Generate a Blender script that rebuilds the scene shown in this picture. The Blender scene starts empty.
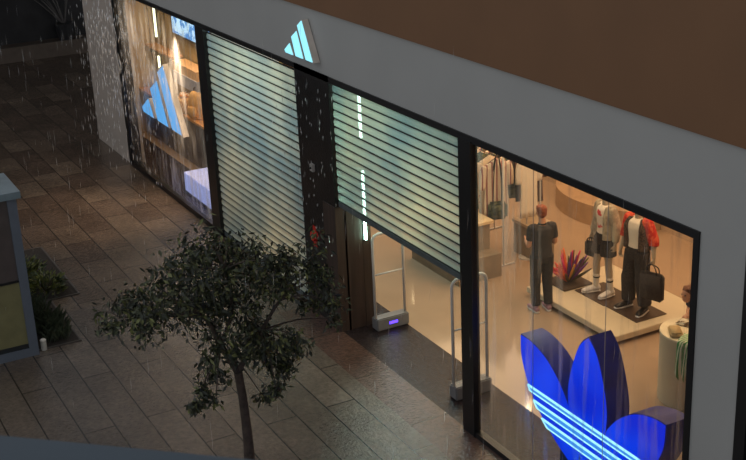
import bpy, bmesh, math, random
from mathutils import Vector, Matrix
random.seed(7)
SC = bpy.context.scene
COL = SC.collection
PI = math.pi

# ------------------------------------------------------------------ camera
cam_d = bpy.data.cameras.new('camera'); cam = bpy.data.objects.new('camera', cam_d); COL.objects.link(cam)
cr = Vector((0.47238686, 0.88034257, -0.04298401)); cu = Vector((-0.2884898, 0.20051585, 0.93625158)); cd = Vector((-0.8328411, 0.42987249, -0.3486909))
M = Matrix((cr, cu, -cd)).transposed().to_4x4()
M.translation = Vector((0, -7.156, 7.75))
cam.matrix_world = M
cam_d.sensor_width = 36; cam_d.lens = 1226.5 * 36 / 746
cam_d.clip_start = 0.05; cam_d.clip_end = 200
cam_d.dof.use_dof = True; cam_d.dof.focus_distance = 16.5; cam_d.dof.aperture_fstop = 17
SC.camera = cam
# ------------------------------------------------------------------ world and light
SC.view_settings.view_transform = 'Standard'; SC.view_settings.look = 'None'
SC.view_settings.exposure = 0.0; SC.view_settings.gamma = 1.0; SC.view_settings.use_curve_mapping = False
w = bpy.data.worlds.new('dusk'); SC.world = w; w.use_nodes = True
bg = w.node_tree.nodes['Background']; bg.inputs[0].default_value = (0.93, 0.96, 1.0, 1); bg.inputs[1].default_value = 0.52

def area(name, loc, size, power, color, direction=(0, 0, -1), sy=None):
    l = bpy.data.lights.new(name, 'AREA'); l.energy = power; l.color = color; l.shape = 'RECTANGLE'
    l.size = size; l.size_y = sy or size
    o = bpy.data.objects.new(name, l); COL.objects.link(o); o.location = loc
    o.rotation_euler = Vector(direction).to_track_quat('-Z', 'Y').to_euler()
    return o
WARM = (1.0, 0.67, 0.39)
area('store_light', (-12.5, 4.2, 3.75), 5.0, 165, WARM, sy=3.5)
area('store_light', (-18.0, 4.6, 3.75), 5.0, 165, WARM, sy=3.5)
area('shutter_light', (-13.2, 1.6, 3.6), 3.0, 42, (0.62, 1.0, 0.86), (0, -0.8, -0.5), .5)
area('shutter_light', (-17.8, 1.9, 3.6), 3.2, 76, (0.68, 0.95, 1.0), (0, -0.7, -0.6), .5)
area('display_light', (-23.6, 0.95, 3.7), 4.5, 85, (1.0, 0.74, 0.46), (0, -0.1, -1), .6)
_sp = bpy.data.lights.new('added_spill_spot', 'SPOT'); _sp.energy = 700; _sp.color = (1.0, 0.74, 0.50); _sp.spot_size = math.radians(58); _sp.spot_blend = 1.0; _sp.shadow_soft_size = .08  # added spot, throws a warm spill on the paving before the display window
_so = bpy.data.objects.new('added_spill_spot', _sp); COL.objects.link(_so); _so.location = (-21.4, .45, 3.6); _so.rotation_euler = Vector((-.25, -.50, -1)).to_track_quat('-Z', 'Y').to_euler()
area('entrance_light', (-13.1, 0.5, 3.7), 3.0, 5, (1.0, 0.8, 0.6), (0, -0.15, -1), .5)

# ------------------------------------------------------------------ materials
def srgb(c):
    return tuple(((v / 255) / 12.92 if v / 255 <= .04045 else ((v / 255 + .055) / 1.055) ** 2.4) for v in c)
def mat(name, rgb, rough=.6, metal=0, noise=.12, scale=6, emit=None, estr=0, bump=0, bscale=30, spec=.5, coat=0):
    m = bpy.data.materials.new(name); m.use_nodes = True
    nt = m.node_tree; b = nt.nodes['Principled BSDF']
    c = srgb(rgb)
    b.inputs['Roughness'].default_value = rough; b.inputs['Metallic'].default_value = metal
    b.inputs['Specular IOR Level'].default_value = spec; b.inputs['Coat Weight'].default_value = coat
    geo = nt.nodes.new('ShaderNodeTexCoord')
    n = nt.nodes.new('ShaderNodeTexNoise'); n.inputs['Scale'].default_value = scale; n.inputs['Detail'].default_value = 4
    nt.links.new(geo.outputs['Object'], n.inputs['Vector'])
    r = nt.nodes.new('ShaderNodeValToRGB')
    r.color_ramp.elements[0].position = .3; r.color_ramp.elements[1].position = .7
    r.color_ramp.elements[0].color = (*[v * (1 - noise) for v in c], 1)
    r.color_ramp.elements[1].color = (*[min(1, v * (1 + noise)) for v in c], 1)
    nt.links.new(n.outputs['Fac'], r.inputs[0]); nt.links.new(r.outputs[0], b.inputs['Base Color'])
    if emit:
        b.inputs['Emission Color'].default_value = (*srgb(emit), 1); b.inputs['Emission Strength'].default_value = estr
    if bump:
        n2 = nt.nodes.new('ShaderNodeTexNoise'); n2.inputs['Scale'].default_value = bscale; n2.inputs['Detail'].default_value = 5
        nt.links.new(geo.outputs['Object'], n2.inputs['Vector'])
        bp = nt.nodes.new('ShaderNodeBump'); bp.inputs['Strength'].default_value = bump; bp.inputs['Distance'].default_value = .02
        nt.links.new(n2.outputs['Fac'], bp.inputs['Height']); nt.links.new(bp.outputs[0], b.inputs['Normal'])
    return m
def stripes(name, c1, c2, axis, freq, rough=.9, thr=.5):
    m = mat(name, c1, rough); nt = m.node_tree; b = nt.nodes['Principled BSDF']
    tc = nt.nodes.new('ShaderNodeTexCoord'); sp = nt.nodes.new('ShaderNodeSeparateXYZ'); nt.links.new(tc.outputs['Object'], sp.inputs[0])
    mu = nt.nodes.new('ShaderNodeMath'); mu.operation = 'MULTIPLY'; mu.inputs[1].default_value = freq; nt.links.new(sp.outputs[axis], mu.inputs[0])
    fr = nt.nodes.new('ShaderNodeMath'); fr.operation = 'FRACT'; nt.links.new(mu.outputs[0], fr.inputs[0])
    gt = nt.nodes.new('ShaderNodeMath'); gt.operation = 'GREATER_THAN'; gt.inputs[1].default_value = thr; nt.links.new(fr.outputs[0], gt.inputs[0])
    mx = nt.nodes.new('ShaderNodeMix'); mx.data_type = 'RGBA'; mx.inputs[6].default_value = (*srgb(c1), 1); mx.inputs[7].default_value = (*srgb(c2), 1)
    nt.links.new(gt.outputs[0], mx.inputs[0]); nt.links.new(mx.outputs[2], b.inputs['Base Color'])
    return m
def speckle(name, c1, c2, scale, rough=.85, lo=.48, hi=.54):
    m = mat(name, c1, rough, scale=scale); r = [n for n in m.node_tree.nodes if n.type == 'VALTORGB'][0]
    r.color_ramp.elements[0].color = (*srgb(c1), 1); r.color_ramp.elements[1].color = (*srgb(c2), 1)
    r.color_ramp.elements[0].position = lo; r.color_ramp.elements[1].position = hi
    return m
def emission(name, rgb, s):
    m = bpy.data.materials.new(name); m.use_nodes = True; nt = m.node_tree; nt.nodes.clear()
    o = nt.nodes.new('ShaderNodeOutputMaterial'); e = nt.nodes.new('ShaderNodeEmission')
    e.inputs[0].default_value = (*srgb(rgb), 1); e.inputs[1].default_value = s
    nt.links.new(e.outputs[0], o.inputs[0]); return m

def paving_material():
    m = bpy.data.materials.new('wet_stone_paving'); m.use_nodes = True; nt = m.node_tree; N = nt.nodes; L = nt.links
    b = N['Principled BSDF']; g = N.new('ShaderNodeNewGeometry')
    def brick(wd, ht, off, mortar, c1, c2, rot=0):
        mp = N.new('ShaderNodeMapping'); mp.inputs['Rotation'].default_value = (0, 0, rot); L.new(g.outputs['Position'], mp.inputs[0])
        t = N.new('ShaderNodeTexBrick'); L.new(mp.outputs[0], t.inputs['Vector'])
        t.inputs['Scale'].default_value = 1; t.inputs['Brick Width'].default_value = wd; t.inputs['Row Height'].default_value = ht
        t.inputs['Mortar Size'].default_value = mortar; t.inputs['Mortar Smooth'].default_value = .3; t.offset = off; t.inputs['Bias'].default_value = -.25
        t.inputs['Color1'].default_value = (*srgb(c1), 1); t.inputs['Color2'].default_value = (*srgb(c2), 1)
        t.inputs['Mortar'].default_value = (*srgb((46, 41, 38)), 1)
        return t
    a = brick(1.05, .52, .37, .012, (88, 74, 64), (116, 102, 88))
    p = brick(2.6, .42, .4, .012, (94, 84, 76), (112, 101, 92))
    e = brick(1.5, .62, .5, .010, (80, 60, 53), (94, 72, 63))
    sp = N.new('ShaderNodeSeparateXYZ'); L.new(g.outputs['Position'], sp.inputs[0])
    def gt(out, v):
        k = N.new('ShaderNodeMath'); k.operation = 'GREATER_THAN'; k.inputs[1].default_value = v; L.new(out, k.inputs[0]); return k.outputs[0]
    def mix(f, x, y, mode='MIX'):
        k = N.new('ShaderNodeMix'); k.data_type = 'RGBA'; k.blend_type = mode
        if isinstance(f, float): k.inputs[0].default_value = f
        else: L.new(f, k.inputs[0])
        L.new(x, k.inputs[6]); L.new(y, k.inputs[7]); return k.outputs[2]
    c = mix(gt(sp.outputs[0], -18.0), a.outputs[0], p.outputs[0])
    yx = N.new('ShaderNodeMath'); yx.operation = 'MULTIPLY'; L.new(gt(sp.outputs[1], -.56), yx.inputs[0]); L.new(gt(sp.outputs[0], -16.1), yx.inputs[1])
    c = mix(yx.outputs[0], c, e.outputs[0])
    n = N.new('ShaderNodeTexNoise'); n.inputs['Scale'].default_value = .9; n.inputs['Detail'].default_value = 7; n.inputs['Roughness'].default_value = .65; L.new(g.outputs['Position'], n.inputs[0])
    r = N.new('ShaderNodeValToRGB'); r.color_ramp.elements[0].position = .3; r.color_ramp.elements[1].position = .72
    r.color_ramp.elements[0].color = (.62, .6, .58, 1); r.color_ramp.elements[1].color = (1.2, 1.18, 1.15, 1); L.new(n.outputs[0], r.inputs[0])
    c = mix(1.0, c, r.outputs[0], 'MULTIPLY')
    n3 = N.new('ShaderNodeTexNoise'); n3.inputs['Scale'].default_value = 14; n3.inputs['Detail'].default_value = 6; L.new(g.outputs['Position'], n3.inputs[0])
    r3 = N.new('ShaderNodeValToRGB'); r3.color_ramp.elements[0].position = .35; r3.color_ramp.elements[1].position = .7
    r3.color_ramp.elements[0].color = (.8, .8, .8, 1); r3.color_ramp.elements[1].color = (1.15, 1.15, 1.15, 1); L.new(n3.outputs[0], r3.inputs[0])
    c = mix(1.0, c, r3.outputs[0], 'MULTIPLY'); L.new(c, b.inputs['Base Color'])
    mr = N.new('ShaderNodeMapRange'); mr.inputs[1].default_value = .35; mr.inputs[2].default_value = .65; mr.inputs[3].default_value = .05; mr.inputs[4].default_value = .24
    L.new(n.outputs[0], mr.inputs[0]); L.new(mr.outputs[0], b.inputs['Roughness'])
    n2 = N.new('ShaderNodeTexNoise'); n2.inputs['Scale'].default_value = 26; n2.inputs['Detail'].default_value = 4; L.new(g.outputs['Position'], n2.inputs[0])
    bp = N.new('ShaderNodeBump'); bp.inputs['Strength'].default_value = 1.0; bp.inputs['Distance'].default_value = .012; L.new(n2.outputs[0], bp.inputs['Height'])
    L.new(bp.outputs[0], b.inputs['Normal']); b.inputs['Specular IOR Level'].default_value = .5
    return m
def glass_material(name='window_glass', tint=(1, 1, 1), refl=.07):
    m = bpy.data.materials.new(name); m.use_nodes = True; nt = m.node_tree; nt.nodes.clear(); N = nt.nodes
    o = N.new('ShaderNodeOutputMaterial'); t = N.new('ShaderNodeBsdfTransparent'); g = N.new('ShaderNodeBsdfGlossy')
    t.inputs[0].default_value = (*tint, 1); g.inputs['Roughness'].default_value = .02
    x = N.new('ShaderNodeMixShader'); lw = N.new('ShaderNodeLayerWeight'); pw = N.new('ShaderNodeMath'); pw.operation = 'POWER'; pw.inputs[1].default_value = 5.0; lw.inputs[0].default_value = .5
    mr = N.new('ShaderNodeMapRange'); mr.inputs[3].default_value = .035; mr.inputs[4].default_value = .9
    nt.links.new(lw.outputs['Facing'], pw.inputs[0]); nt.links.new(pw.outputs[0], mr.inputs[0]); nt.links.new(mr.outputs[0], x.inputs[0]); nt.links.new(t.outputs[0], x.inputs[1]); nt.links.new(g.outputs[0], x.inputs[2]); nt.links.new(x.outputs[0], o.inputs[0])
    return m
def wet_glass_material(lo=.50, hi=.74, a0=.03, a1=.55, sx=14, sz=1.1):
    # glass with rain running down it: vertical rivulets scatter light
    m = bpy.data.materials.new('rain_streaked_glass'); m.use_nodes = True; nt = m.node_tree; nt.nodes.clear(); N = nt.nodes; L = nt.links
    o = N.new('ShaderNodeOutputMaterial'); t = N.new('ShaderNodeBsdfTransparent'); t.inputs[0].default_value = (.95, .95, .95, 1)
    tl = N.new('ShaderNodeBsdfTranslucent'); tl.inputs[0].default_value = (.9, .9, .9, 1); df = N.new('ShaderNodeBsdfGlossy'); df.inputs['Roughness'].default_value = .35
    df.inputs[0].default_value = (.8, .8, .8, 1)
    tc = N.new('ShaderNodeTexCoord'); mp = N.new('ShaderNodeMapping'); mp.inputs['Scale'].default_value = (sx, 1, sz); L.new(tc.outputs['Object'], mp.inputs[0])
    n = N.new('ShaderNodeTexNoise'); n.inputs['Scale'].default_value = 1; n.inputs['Detail'].default_value = 5; L.new(mp.outputs[0], n.inputs[0])
    mr = N.new('ShaderNodeMapRange'); mr.inputs[1].default_value = lo; mr.inputs[2].default_value = hi; mr.inputs[3].default_value = a0; mr.inputs[4].default_value = a1; L.new(n.outputs[0], mr.inputs[0])
    a = N.new('ShaderNodeMixShader'); a.inputs[0].default_value = .25; L.new(tl.outputs[0], a.inputs[1]); L.new(df.outputs[0], a.inputs[2])
    x = N.new('ShaderNodeMixShader'); L.new(mr.outputs[0], x.inputs[0]); L.new(t.outputs[0], x.inputs[1]); L.new(a.outputs[0], x.inputs[2]); L.new(x.outputs[0], o.inputs[0])
    return m
def shutter_material():
    m = bpy.data.materials.new('translucent_shutter_slat'); m.use_nodes = True; nt = m.node_tree; nt.nodes.clear(); N = nt.nodes; L = nt.links
    o = N.new('ShaderNodeOutputMaterial'); tr = N.new('ShaderNodeBsdfTransparent'); tl = N.new('ShaderNodeBsdfTranslucent'); df = N.new('ShaderNodeBsdfDiffuse'); gl = N.new('ShaderNodeBsdfGlossy')
    gl.inputs['Roughness'].default_value = .3
    tc = N.new('ShaderNodeTexCoord'); n = N.new('ShaderNodeTexNoise'); n.inputs['Scale'].default_value = .75; n.inputs['Detail'].default_value = 3; L.new(tc.outputs['Object'], n.inputs[0])
    r = N.new('ShaderNodeValToRGB'); r.color_ramp.elements[0].position = .35; r.color_ramp.elements[1].position = .68
    r.color_ramp.elements[0].color = (.30, .43, .47, 1); r.color_ramp.elements[1].color = (.78, .78, .64, 1); L.new(n.outputs[0], r.inputs[0])
    L.new(r.outputs[0], tl.inputs[0]); L.new(r.outputs[0], df.inputs[0])
    a = N.new('ShaderNodeMixShader'); a.inputs[0].default_value = .35; L.new(tl.outputs[0], a.inputs[1]); L.new(df.outputs[0], a.inputs[2])
    b = N.new('ShaderNodeMixShader'); b.inputs[0].default_value = .1; L.new(a.outputs[0], b.inputs[1]); L.new(gl.outputs[0], b.inputs[2])
    c = N.new('ShaderNodeMixShader'); c.inputs[0].default_value = .3; L.new(b.outputs[0], c.inputs[1]); L.new(tr.outputs[0], c.inputs[2]); L.new(c.outputs[0], o.inputs[0])
    return m

MT = dict(
    paving=paving_material(), glass=glass_material(), wet_glass=wet_glass_material(), shutter=shutter_material(),
    joint=mat('dark_joint', (30, 34, 36), .5),
    black=mat('black_metal', (16, 16, 18), .35, noise=.2),
    pillar=mat('black_stone_pillar', (20, 19, 20), .3, noise=.5, scale=3, bump=.2),
    fascia=mat('grey_fascia_panel', (160, 160, 158), .55, noise=.04, scale=.8),
    pier=mat('pale_pier_panel', (172, 160, 150), .6, noise=.08, scale=1.2),
    brown=mat('brown_facade_panel', (116, 82, 54), .7, noise=.06, scale=1.0),
    threshold=mat('dark_wet_granite', (36, 29, 31), .25, noise=.35, scale=12, bump=.6, bscale=30, spec=.25),
    storefloor=mat('beige_polished_floor', (176, 150, 124), .09, noise=.06, scale=1.5, spec=.5),
    storewall=mat('beige_plaster', (192, 166, 138), .9, noise=.05, scale=1.3, bump=.15, bscale=5),
    white=mat('white_plaster', (220, 214, 205), .8, noise=.03),
    ceiling=mat('store_ceiling_paint', (150, 140, 128), .9),
    darkwall=mat('dark_far_wall', (42, 42, 44), .4, noise=.3, scale=2),
    ledge=mat('brown_stone_ledge', (92, 80, 70), .6),
)
def wood_material():
    m = mat('brown_wood_cladding', (58, 44, 37), .5, noise=.35, scale=1)
    nt = m.node_tree; n = [x for x in nt.nodes if x.type == 'TEX_NOISE'][0]; tc = [x for x in nt.nodes if x.type == 'TEX_COORD'][0]
    mp = nt.nodes.new('ShaderNodeMapping'); mp.inputs['Scale'].default_value = (14, 14, 1); nt.links.new(tc.outputs['Object'], mp.inputs[0]); nt.links.new(mp.outputs[0], n.inputs['Vector'])
    return m
MT['wood'] = wood_material()

# ------------------------------------------------------------------ mesh helpers
def link(name, me, m, parent=None):
    o = bpy.data.objects.new(name, me); COL.objects.link(o)
    for mm in (m if isinstance(m, (list, tuple)) else [m]):
        if mm: me.materials.append(mm)
    if parent: o.parent = parent
    return o
def done(name, bm, m, parent=None, smooth=False, loc=None):
    bmesh.ops.recalc_face_normals(bm, faces=bm.faces)
    me = bpy.data.meshes.new(name); bm.to_mesh(me); bm.free()
    if smooth:
        for p in me.polygons: p.use_smooth = True
    o = link(name, me, m, parent)
    if loc: o.location = loc
    return o
def box(bm, x0, x1, y0, y1, z0, z1, mi=0, bev=0):
    vs = [bm.verts.new((x, y, z)) for x in (x0, x1) for y in (y0, y1) for z in (z0, z1)]
    fs = [bm.faces.new([vs[i] for i in f]) for f in ((0, 1, 3, 2), (4, 6, 7, 5), (0, 4, 5, 1), (2, 3, 7, 6), (0, 2, 6, 4), (1, 5, 7, 3))]
    for f in fs: f.material_index = mi
    if bev:
        es = list({e for f in fs for e in f.edges})
        bmesh.ops.bevel(bm, geom=es, offset=bev, segments=2, affect='EDGES')
def B(*a, bev=0):
    bm = bmesh.new(); box(bm, *a, bev=bev); return bm
def tube(bm, pts, n=10, ref=(1, 0, 0), cap=True, mi=0, sub=0):
    """pts: (x,y,z,r) or (x,y,z,rx,ry); rx lies along ref"""
    P = [Vector(p[:3]) for p in pts]; R_ = [(p[3], p[4] if len(p) > 4 else p[3]) for p in pts]
    if sub:
        P2 = []; R2 = []
        for i in range(len(P) - 1):
            p0 = P[max(i - 1, 0)]; p1 = P[i]; p2 = P[i + 1]; p3 = P[min(i + 2, len(P) - 1)]
            for k in range(sub):
                t = k / sub
                P2.append(.5 * ((2 * p1) + (-p0 + p2) * t + (2 * p0 - 5 * p1 + 4 * p2 - p3) * t * t + (-p0 + 3 * p1 - 3 * p2 + p3) * t ** 3))
                s = t * t * (3 - 2 * t) if False else t
                R2.append((R_[i][0] * (1 - s) + R_[i + 1][0] * s, R_[i][1] * (1 - s) + R_[i + 1][1] * s))
        P2.append(P[-1]); R2.append(R_[-1]); P, R_ = P2, R2
    rings = []; ref = Vector(ref)
    for i, p in enumerate(P):
        t = (P[min(i + 1, len(P) - 1)] - P[max(i - 1, 0)])
        t = t.normalized() if t.length > 1e-9 else Vector((0, 0, 1))
        a = ref - ref.dot(t) * t
        if a.length < .15: a = Vector((0, 1, 0)) - t.y * t
        if a.length < .15: a = Vector((0, 0, 1)) - t.z * t
        a.normalize(); b = t.cross(a)
        rings.append([bm.verts.new(p + a * math.cos(2 * PI * k / n) * R_[i][0] + b * math.sin(2 * PI * k / n) * R_[i][1]) for k in range(n)])
    for i in range(len(rings) - 1):
        for k in range(n):
            f = bm.faces.new((rings[i][k], rings[i][(k + 1) % n], rings[i + 1][(k + 1) % n], rings[i + 1][k])); f.material_index = mi
    if cap:
        f = bm.faces.new(rings[0][::-1]); f.material_index = mi
        f = bm.faces.new(rings[-1]); f.material_index = mi
def ball(bm, c, r, seg=12, mi=0):
    if not isinstance(r, (tuple, list)): r = (r, r, r)
    res = bmesh.ops.create_uvsphere(bm, u_segments=seg, v_segments=max(6, seg // 2 + 2), radius=1)
    for v in res['verts']:
        v.co = Vector((v.co.x * r[0] + c[0], v.co.y * r[1] + c[1], v.co.z * r[2] + c[2]))
        for f in v.link_faces: f.material_index = mi
def prism(bm, pts, y0, y1, mi=0):
    """polygon in (x,z), extruded along y"""
    a = [bm.verts.new((x, y0, z)) for x, z in pts]; b = [bm.verts.new((x, y1, z)) for x, z in pts]
    n = len(pts)
    for i in range(n):
        f = bm.faces.new((a[i], a[(i + 1) % n], b[(i + 1) % n], b[i])); f.material_index = mi
    f = bm.faces.new(a[::-1]); f.material_index = mi
    f = bm.faces.new(b); f.material_index = mi
def remeshed(name, bm, m, parent, voxel=.012, smooth=4):
    bmesh.ops.recalc_face_normals(bm, faces=bm.faces)
    me = bpy.data.meshes.new('tmp'); bm.to_mesh(me); bm.free()
    o = bpy.data.objects.new('tmp', me); COL.objects.link(o)
    md = o.modifiers.new('r', 'REMESH'); md.mode = 'VOXEL'; md.voxel_size = voxel
    if smooth:
        s = o.modifiers.new('s', 'SMOOTH'); s.factor = .5; s.iterations = smooth
    dg = bpy.context.evaluated_depsgraph_get()
    ne = bpy.data.meshes.new_from_object(o.evaluated_get(dg)); ne.name = name
    bpy.data.objects.remove(o)
    ne.materials.clear()
    for p in ne.polygons: p.use_smooth = True
    return link(name, ne, m, parent)
def thing(name, label, cat, loc=(0, 0, 0), rz=0, group=None):
    o = bpy.data.objects.new(name, None); COL.objects.link(o); o.empty_display_size = .2
    o.location = loc; o.rotation_euler = (0, 0, rz); o['label'] = label; o['category'] = cat
    if group: o['group'] = group
    return o
def tag(o, label, cat, group=None, kind=None):
    o['label'] = label; o['category'] = cat
    if group: o['group'] = group
    if kind: o['kind'] = kind
    return o
def struct(name, bm, m, label=None):
    o = done(name, bm, m); o['kind'] = 'structure'
    if label: o['label'] = label
    return o
def copy_thing(src, loc, rz=None, label=None):
    c = src.copy(); COL.objects.link(c); c.location = loc
    if rz is not None: c.rotation_euler = (0, 0, rz)
    if label: c['label'] = label
    for ch in list(src.children):
        d = ch.copy(); COL.objects.link(d); d.parent = c
        for g in list(ch.children):
            e = g.copy(); COL.objects.link(e); e.parent = d
    return c

# ------------------------------------------------------------------ setting: outside
struct('paving', B(-60, 4, -16, 0, -.3, 0), MT['paving'], 'wet stone paving in front of the shop')
struct('paving_beyond', B(-60, -27.7, 0, 12, -.3, 0), MT['paving'], 'dark wet paving past the pale pier')
struct('threshold', B(-27.6, -7.0, 0, .92, -.3, 0.0), MT['threshold'], 'dark wet granite strip behind the shop front')
struct('floor', B(-27.6, -5.5, .92, 6.6, -.3, 0.0), MT['storefloor'], 'pale beige shop floor')
struct('wall_back', B(-27.6, -5.5, 6.6, 6.8, 0, 4.0), MT['storewall'], 'beige back wall of the shop')
struct('wall_right', B(-5.7, -5.5, .3, 6.6, 0, 3.95), MT['storewall'])
struct('wall_left', B(-27.75, -27.55, .3, 6.6, 0, 3.95), MT['storewall'])
struct('ceiling', B(-27.6, -5.5, .3, 6.6, 3.95, 4.05), MT['ceiling'])
struct('wall_fascia', B(-27.65, 2, 0, .28, 3.86, 4.74), MT['fascia'], 'long plain grey fascia band above the shop windows')
struct('wall_above', B(-27.65, 2, -.03, .28, 4.74, 11), MT['brown'], 'brown upper facade above the grey fascia')
struct('wall_pier_left', B(-27.65, -25.15, 0, .3, 0, 3.86), MT['pier'], 'pale pier at the far left end of the shop')
struct('wall_pier_right', B(-7.6, -7.03, 0, .3, 0, 3.86), MT['fascia'], 'grey pier at the right edge')
struct('trim_6', B(-7.03, -6.9, -.02, .3, 0, 3.86), MT['black'], 'dark strip at the right edge of the grey pier')
struct('wall_side', B(-6.9, 2, .1, .3, 0, 3.86), MT['joint'])
struct('wall_far', B(-38.6, -38.2, -16, 12, 0, 9), MT['darkwall'], 'dark building front across the far end')
struct('added_shade_canopy', B(-38.2, -30.5, -16, 12, 6.5, 6.8), MT['darkwall'], 'unseen dark canopy added to shade the far passage')  # added out of view to keep sky light off the far paving
struct('ledge_far', B(-38.2, -37.6, -3.2, 6, 0, .45), MT['ledge'], 'low brown stone ledge along the dark far building')
struct('trim_7', B(-38.2, -37.95, -1.35, -1.05, .0, 7), MT['ledge'], 'brown strip of wall at the top left corner')
# dark frames
struct('trim_1', B(-20.18, -19.78, -.04, .06, 0, 3.8), MT['black'], 'black post between the display window and the closed shutter')
struct('trim_2', B(-11.57, -11.31, -.04, .06, 0, 3.8), MT['black'], 'black post between the raised shutter and the large window')
struct('trim_3', B(-25.15, -7.6, -.02, .28, 3.78, 3.86), MT['black'], 'thin black lintel under the fascia')
struct('trim_4', B(-7.67, -7.6, -.02, .25, 0, 3.78), MT['black'], 'black right frame of the large window')
bm = bmesh.new(); box(bm, -11.31, -7.67, -.03, .07, 0, .07); struct('trim_5', bm, MT['black'], 'black sill of the large window')
bm = bmesh.new(); box(bm, -25.15, -20.18, -.03, .07, 0, .1); struct('trim_8', bm, MT['black'], 'black sill of the display window')
struct('trim_9', B(-25.2, -25.02, -.03, .2, 0, 3.78), MT['black'], 'black left frame of the display window')
struct('pillar', B(-16.1, -14.97, -.02, .3, 0, 3.86), MT['pillar'], 'wide black pillar between the two shutters')
bm = bmesh.new()
box(bm, -16.0, -14.95, .3, .38, 0, 3.8); box(bm, -16.0, -14.95, .384, .52, 0, 3.8)
box(bm, -14.97, -14.95, .1, .3, 0, 3.8); box(bm, -15.34, -14.95, -.04, .13, 0, 1.95)
struct('wall_wood', bm, MT['wood'], 'brown wood cladding on the side of the black pillar')
# glass
g = struct('window_1', B(-25.02, -20.18, .03, .05, .1, 3.78), MT['wet_glass'], 'display window glass running with rain')
bm = bmesh.new()
for x0, x1 in ((-11.31, -10.167), (-10.163, -8.912), (-8.908, -7.67)): box(bm, x0, x1, .025, .029, .07, 3.78)
g = struct('window_2', bm, wet_glass_material(.52, .75, .03, .30, 7, .5), 'large shop window in three glass panes')
seal = mat('pane_seal', (150, 150, 150), .3)
bm = bmesh.new()
for x in (-10.165, -8.91): box(bm, x - .002, x + .002, .024, .030, .07, 3.78)
j = done('pane_joint', bm, seal, g)

# ------------------------------------------------------------------ shutters
def shutter(x0, x1, z0, z1, pitch, label, y=.04):
    t = thing('roller_shutter', label, 'shutter', (x0, y, z0), 0)
    bm = bmesh.new(); n = int(round((z1 - z0 - .08) / pitch)); W = x1 - x0
    for i in range(n):
        a = .08 + i * pitch
        prof = [(0, a + .006), (-.016, a + .02), (-.022, a + pitch * .5), (-.016, a + pitch - .020), (0, a + pitch - .010)]
        p2 = [(v + .006, z) for v, z in prof[::-1]]
        pts = prof + p2
        A = [bm.verts.new((0, v, z)) for v, z in pts]; Bv = [bm.verts.new((W, v, z)) for v, z in pts]; m_ = len(pts)
        for k in range(m_): bm.faces.new((A[k], A[(k + 1) % m_], Bv[(k + 1) % m_], Bv[k]))
        bm.faces.new(A[::-1]); bm.faces.new(Bv)
    done('curtain', bm, MT['shutter'], t)
    bm = bmesh.new()
    for i in range(n + 1):
        a = .08 + i * pitch; box(bm, 0, W, -.004, .012, a - .012, a + .008)
    done('slat_joint', bm, MT['joint'], t)
    done('bottom_bar', B(0, W, -.02, .03, 0, .07), mat('shutter_bar', (110, 120, 122), .4, .6), t)
    return t
shutter(-19.77, -16.12, .02, 3.78, .125, 'closed pale translucent roller shutter reaching the ground left of the black pillar')
shutter(-14.94, -11.58, 1.97, 3.78, .122, 'half raised translucent roller shutter above the shop entrance')

# ------------------------------------------------------------------ signs: badge of three slanted bars
BLUE_FACE = emission('badge_face_blue', (98, 178, 246), 1.0)
CYAN_FACE = emission('badge_face_cyan', (150, 230, 250), 1.25)
SIDE = mat('badge_side', (190, 180, 170), .5)
def clip_poly(poly, f):
    out = []
    for i in range(len(poly)):
        a, b = poly[i], poly[(i + 1) % len(poly)]
        fa, fb = f(a), f(b)
        if fa >= 0: out.append(a)
        if (fa >= 0) != (fb >= 0):
            t = fa / (fa - fb); out.append((a[0] + t * (b[0] - a[0]), a[1] + t * (b[1] - a[1])))
    return out
def badge(name, W, Hh, depth, face, label, loc):
    t = thing(name, label, 'sign', loc)
    if loc[1] > 0:
        for q in (.9, 1.9):
            bm = bmesh.new(); tube(bm, [(q, depth * .5, .2, .006), (q, depth * .5, 3.95 - loc[2], .006)], 6); done('suspension_wire', bm, MT['black'], t)
    bars = [[(0, .09), (.54, .38), (.82, 0), (.10, 0)], [(.69, .64), (1.22, .90), (1.72, 0), (1.02, 0)], [(1.27, 1.11), (1.70, 1.32), (2.54, 0), (1.93, 0)]]
    for poly in bars:
        poly = [(x * W / 2.54, z * Hh / 1.32) for x, z in poly]
        bm = bmesh.new(); prism(bm, poly, 0, depth); b = done('bar', bm, SIDE, t)
        cx = sum(p[0] for p in poly) / len(poly); cz = sum(p[1] for p in poly) / len(poly)
        sm = [(cx + (p[0] - cx) * .88, cz + (p[1] - cz) * .96) for p in poly]
        bm = bmesh.new(); prism(bm, sm, -.012, 0); f = done('lit_face', bm, face, b); f['label'] = 'glowing front of the bar'
badge('hanging_badge_sign', 2.54, 1.3, .12, BLUE_FACE, 'large glowing blue badge of three slanted bars hung inside the display window', (-24.68, .22, 1.27))
badge('wall_badge_sign', .97, .56, .1, CYAN_FACE, 'small glowing cyan badge of three slanted bars mounted on the grey fascia', (-16.18, -.11, 4.02))

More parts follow.
